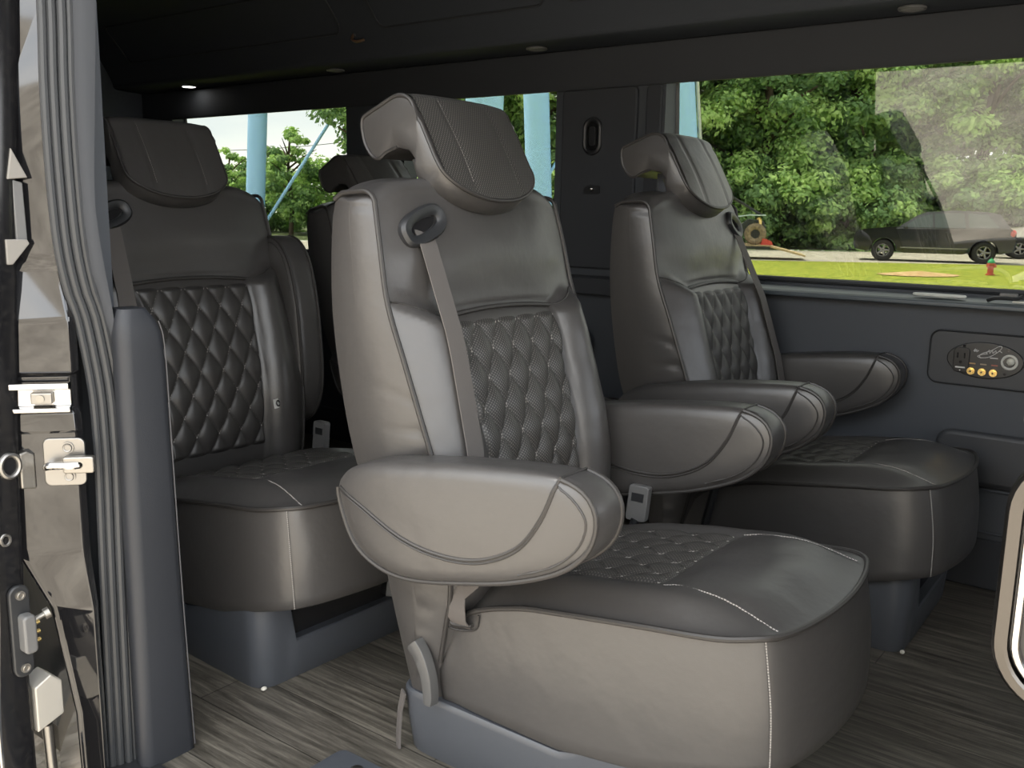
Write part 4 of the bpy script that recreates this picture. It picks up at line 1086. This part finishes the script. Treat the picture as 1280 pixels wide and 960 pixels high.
# trailer and buggy
tz = gz(33); tl_ = thing('trailer', 'flat wooden trailer with lowered ramp on the road by the trees', 'trailer', out(33, 7.6, tz), radians(24))
planks = vary(mat('trailer_planks', rough=.8), (.45, .32, .16), (.6, .46, .27), 6, stretch=(1, 8, 1))
b = MB(); b.box((-3.2, -1.0, .42), (1.15, 1.0, .48)); b.build('deck', planks, tl_, smooth=0)
b = MB(); b.add([(1.15, -1, .42), (2.35, -1, .12), (2.35, 1, .12), (1.15, 1, .42), (1.15, -1, .48), (2.35, -1, .18), (2.35, 1, .18), (1.15, 1, .48)], [(0, 3, 2, 1), (4, 5, 6, 7), (0, 1, 5, 4), (1, 2, 6, 5), (2, 3, 7, 6), (3, 0, 4, 7)]); b.build('ramp', planks, tl_, smooth=0)
b = MB(); b.box((-3.2, -1.05, .34), (1.2, -.95, .44)); b.box((-3.2, .95, .34), (1.2, 1.05, .44)); b.build('frame', black_plastic, tl_, smooth=0)
for x in (-.7, .1):
    for sg in (-1, 1):
        b = MB(); b.tube([(x+.22*cos(k*pi/10), sg*1.16, .32+.22*sin(k*pi/10)) for k in range(20)], .09, 8, closed=True); b.cyl((x, sg*1.1, .32), (x, sg*1.2, .32), .16); b.build('wheel', mat('trailer_tyre', (.02, .02, .02), .8), tl_)
bg_ = thing('off_road_buggy', 'muddy off-road buggy with white fender parked on the trailer', 'buggy', out(33, 7.55, tz+.48), radians(24))
mud = vary(mat('muddy_tyre', rough=.95), (.16, .12, .08), (.36, .28, .19), 12)
for x in (-1.7, .75):
    for sg in (-1, 1):
        b = MB(); b.tube([(x+.25*cos(k*pi/12), sg*.62, .36+.25*sin(k*pi/12)) for k in range(24)], .12, 10, closed=True); wl = b.build('wheel', mud, bg_)
        b = MB(); b.cyl((x, sg*.56, .36), (x, sg*.68, .36), .15, 16); b.build('hub', black_plastic, wl)
b = MB(); b.prism([(-2.0, .45), (-1.9, .95), (-1.0, 1.0), (-.4, .72), (.3, .70), (.5, .86), (1.0, .80), (1.12, .55), (.4, .38), (-1.5, .36)], 'y', -.42, .42); b.build('body', mat('buggy_dark', (.03, .04, .04), .4), bg_, smooth=0, bevel=.04)
fend = mat('pale_fender', (.55, .66, .66), .4)
for sg in (-1, 1):
    b = MB(); ribbon(b, [Vector(p) for p in [(-.25, sg*.58, .30), (-.12, sg*.60, .70), (.1, sg*.62, .92), (.5, sg*.62, .98), (1.05, sg*.60, .98)]], .30, .03, lambda t: Vector((0, 1, 0))); b.build('fender', fend, bg_)
b = MB()
for sg in (-1, 1):
    b.tube(spline([(-1.9, sg*.5, .9), (-1.6, sg*.55, 1.55), (-.9, sg*.55, 1.68), (-.2, sg*.52, 1.62), (.95, sg*.45, .98)], 6), .035, 8)
    b.tube([(-.6, sg*.55, .8), (-.3, sg*.54, 1.64)], .03, 8)
for x, z in ((-1.6, 1.55), (-.2, 1.62), (.3, 1.36)): b.tube([(x, -.53, z), (x, .53, z)], .03, 8)
b.build('roll_cage', black_plastic, bg_)
b = MB(); b.prism([(-1.62, 1.60), (-.2, 1.66), (-.2, 1.70), (-1.62, 1.66)], 'y', -.6, .6); b.build('roof', mat('buggy_roof', (.05, .06, .06), .3), bg_, smooth=0)
for sg in (-1, 1):
    b = MB(); b.tube(spline([(.85, sg*.40, .90), (.9, sg*.44, .7), (.78, sg*.5, .45)], 4), .06, 8); b.build('shock_absorber', brass, bg_)
    b = MB(); b.prism([(.95, .0), (1.35, .0), (1.30, .12), (1.0, .22)], 'y', sg*.62-.12, sg*.62+.12); b.build('wheel_chock', mat('red_chock', (.62, .07, .05), .5), bg_, smooth=0)

# hydrant
hy = thing('fire_hydrant', 'red fire hydrant with green cap on the lawn in front of the dark car', 'hydrant', out(27, 13.6, gz(27)))
b = MB(); b.cyl((0, 0, 0), (0, 0, .04), .12, 20); b.cyl((0, 0, .03), (0, 0, .32), .082, 20); b.cyl((0, 0, .30), (0, 0, .34), .11, 20); b.build('barrel', mat('hydrant_red', (.50, .09, .06), .5), hy)
b = MB(); b.ell((0, 0, .35), (.10, .10, .11)); b.cyl((0, 0, .44), (0, 0, .49), .025, 8); b.build('cap', mat('hydrant_green', (.03, .30, .12), .5), hy)
for a in (0, 2.1, 4.2):
    b = MB(); b.cyl((.06*cos(a), .06*sin(a), .26), (.14*cos(a), .14*sin(a), .26), .045, 12); b.build('nozzle', bpy.data.materials['hydrant_red'], hy)
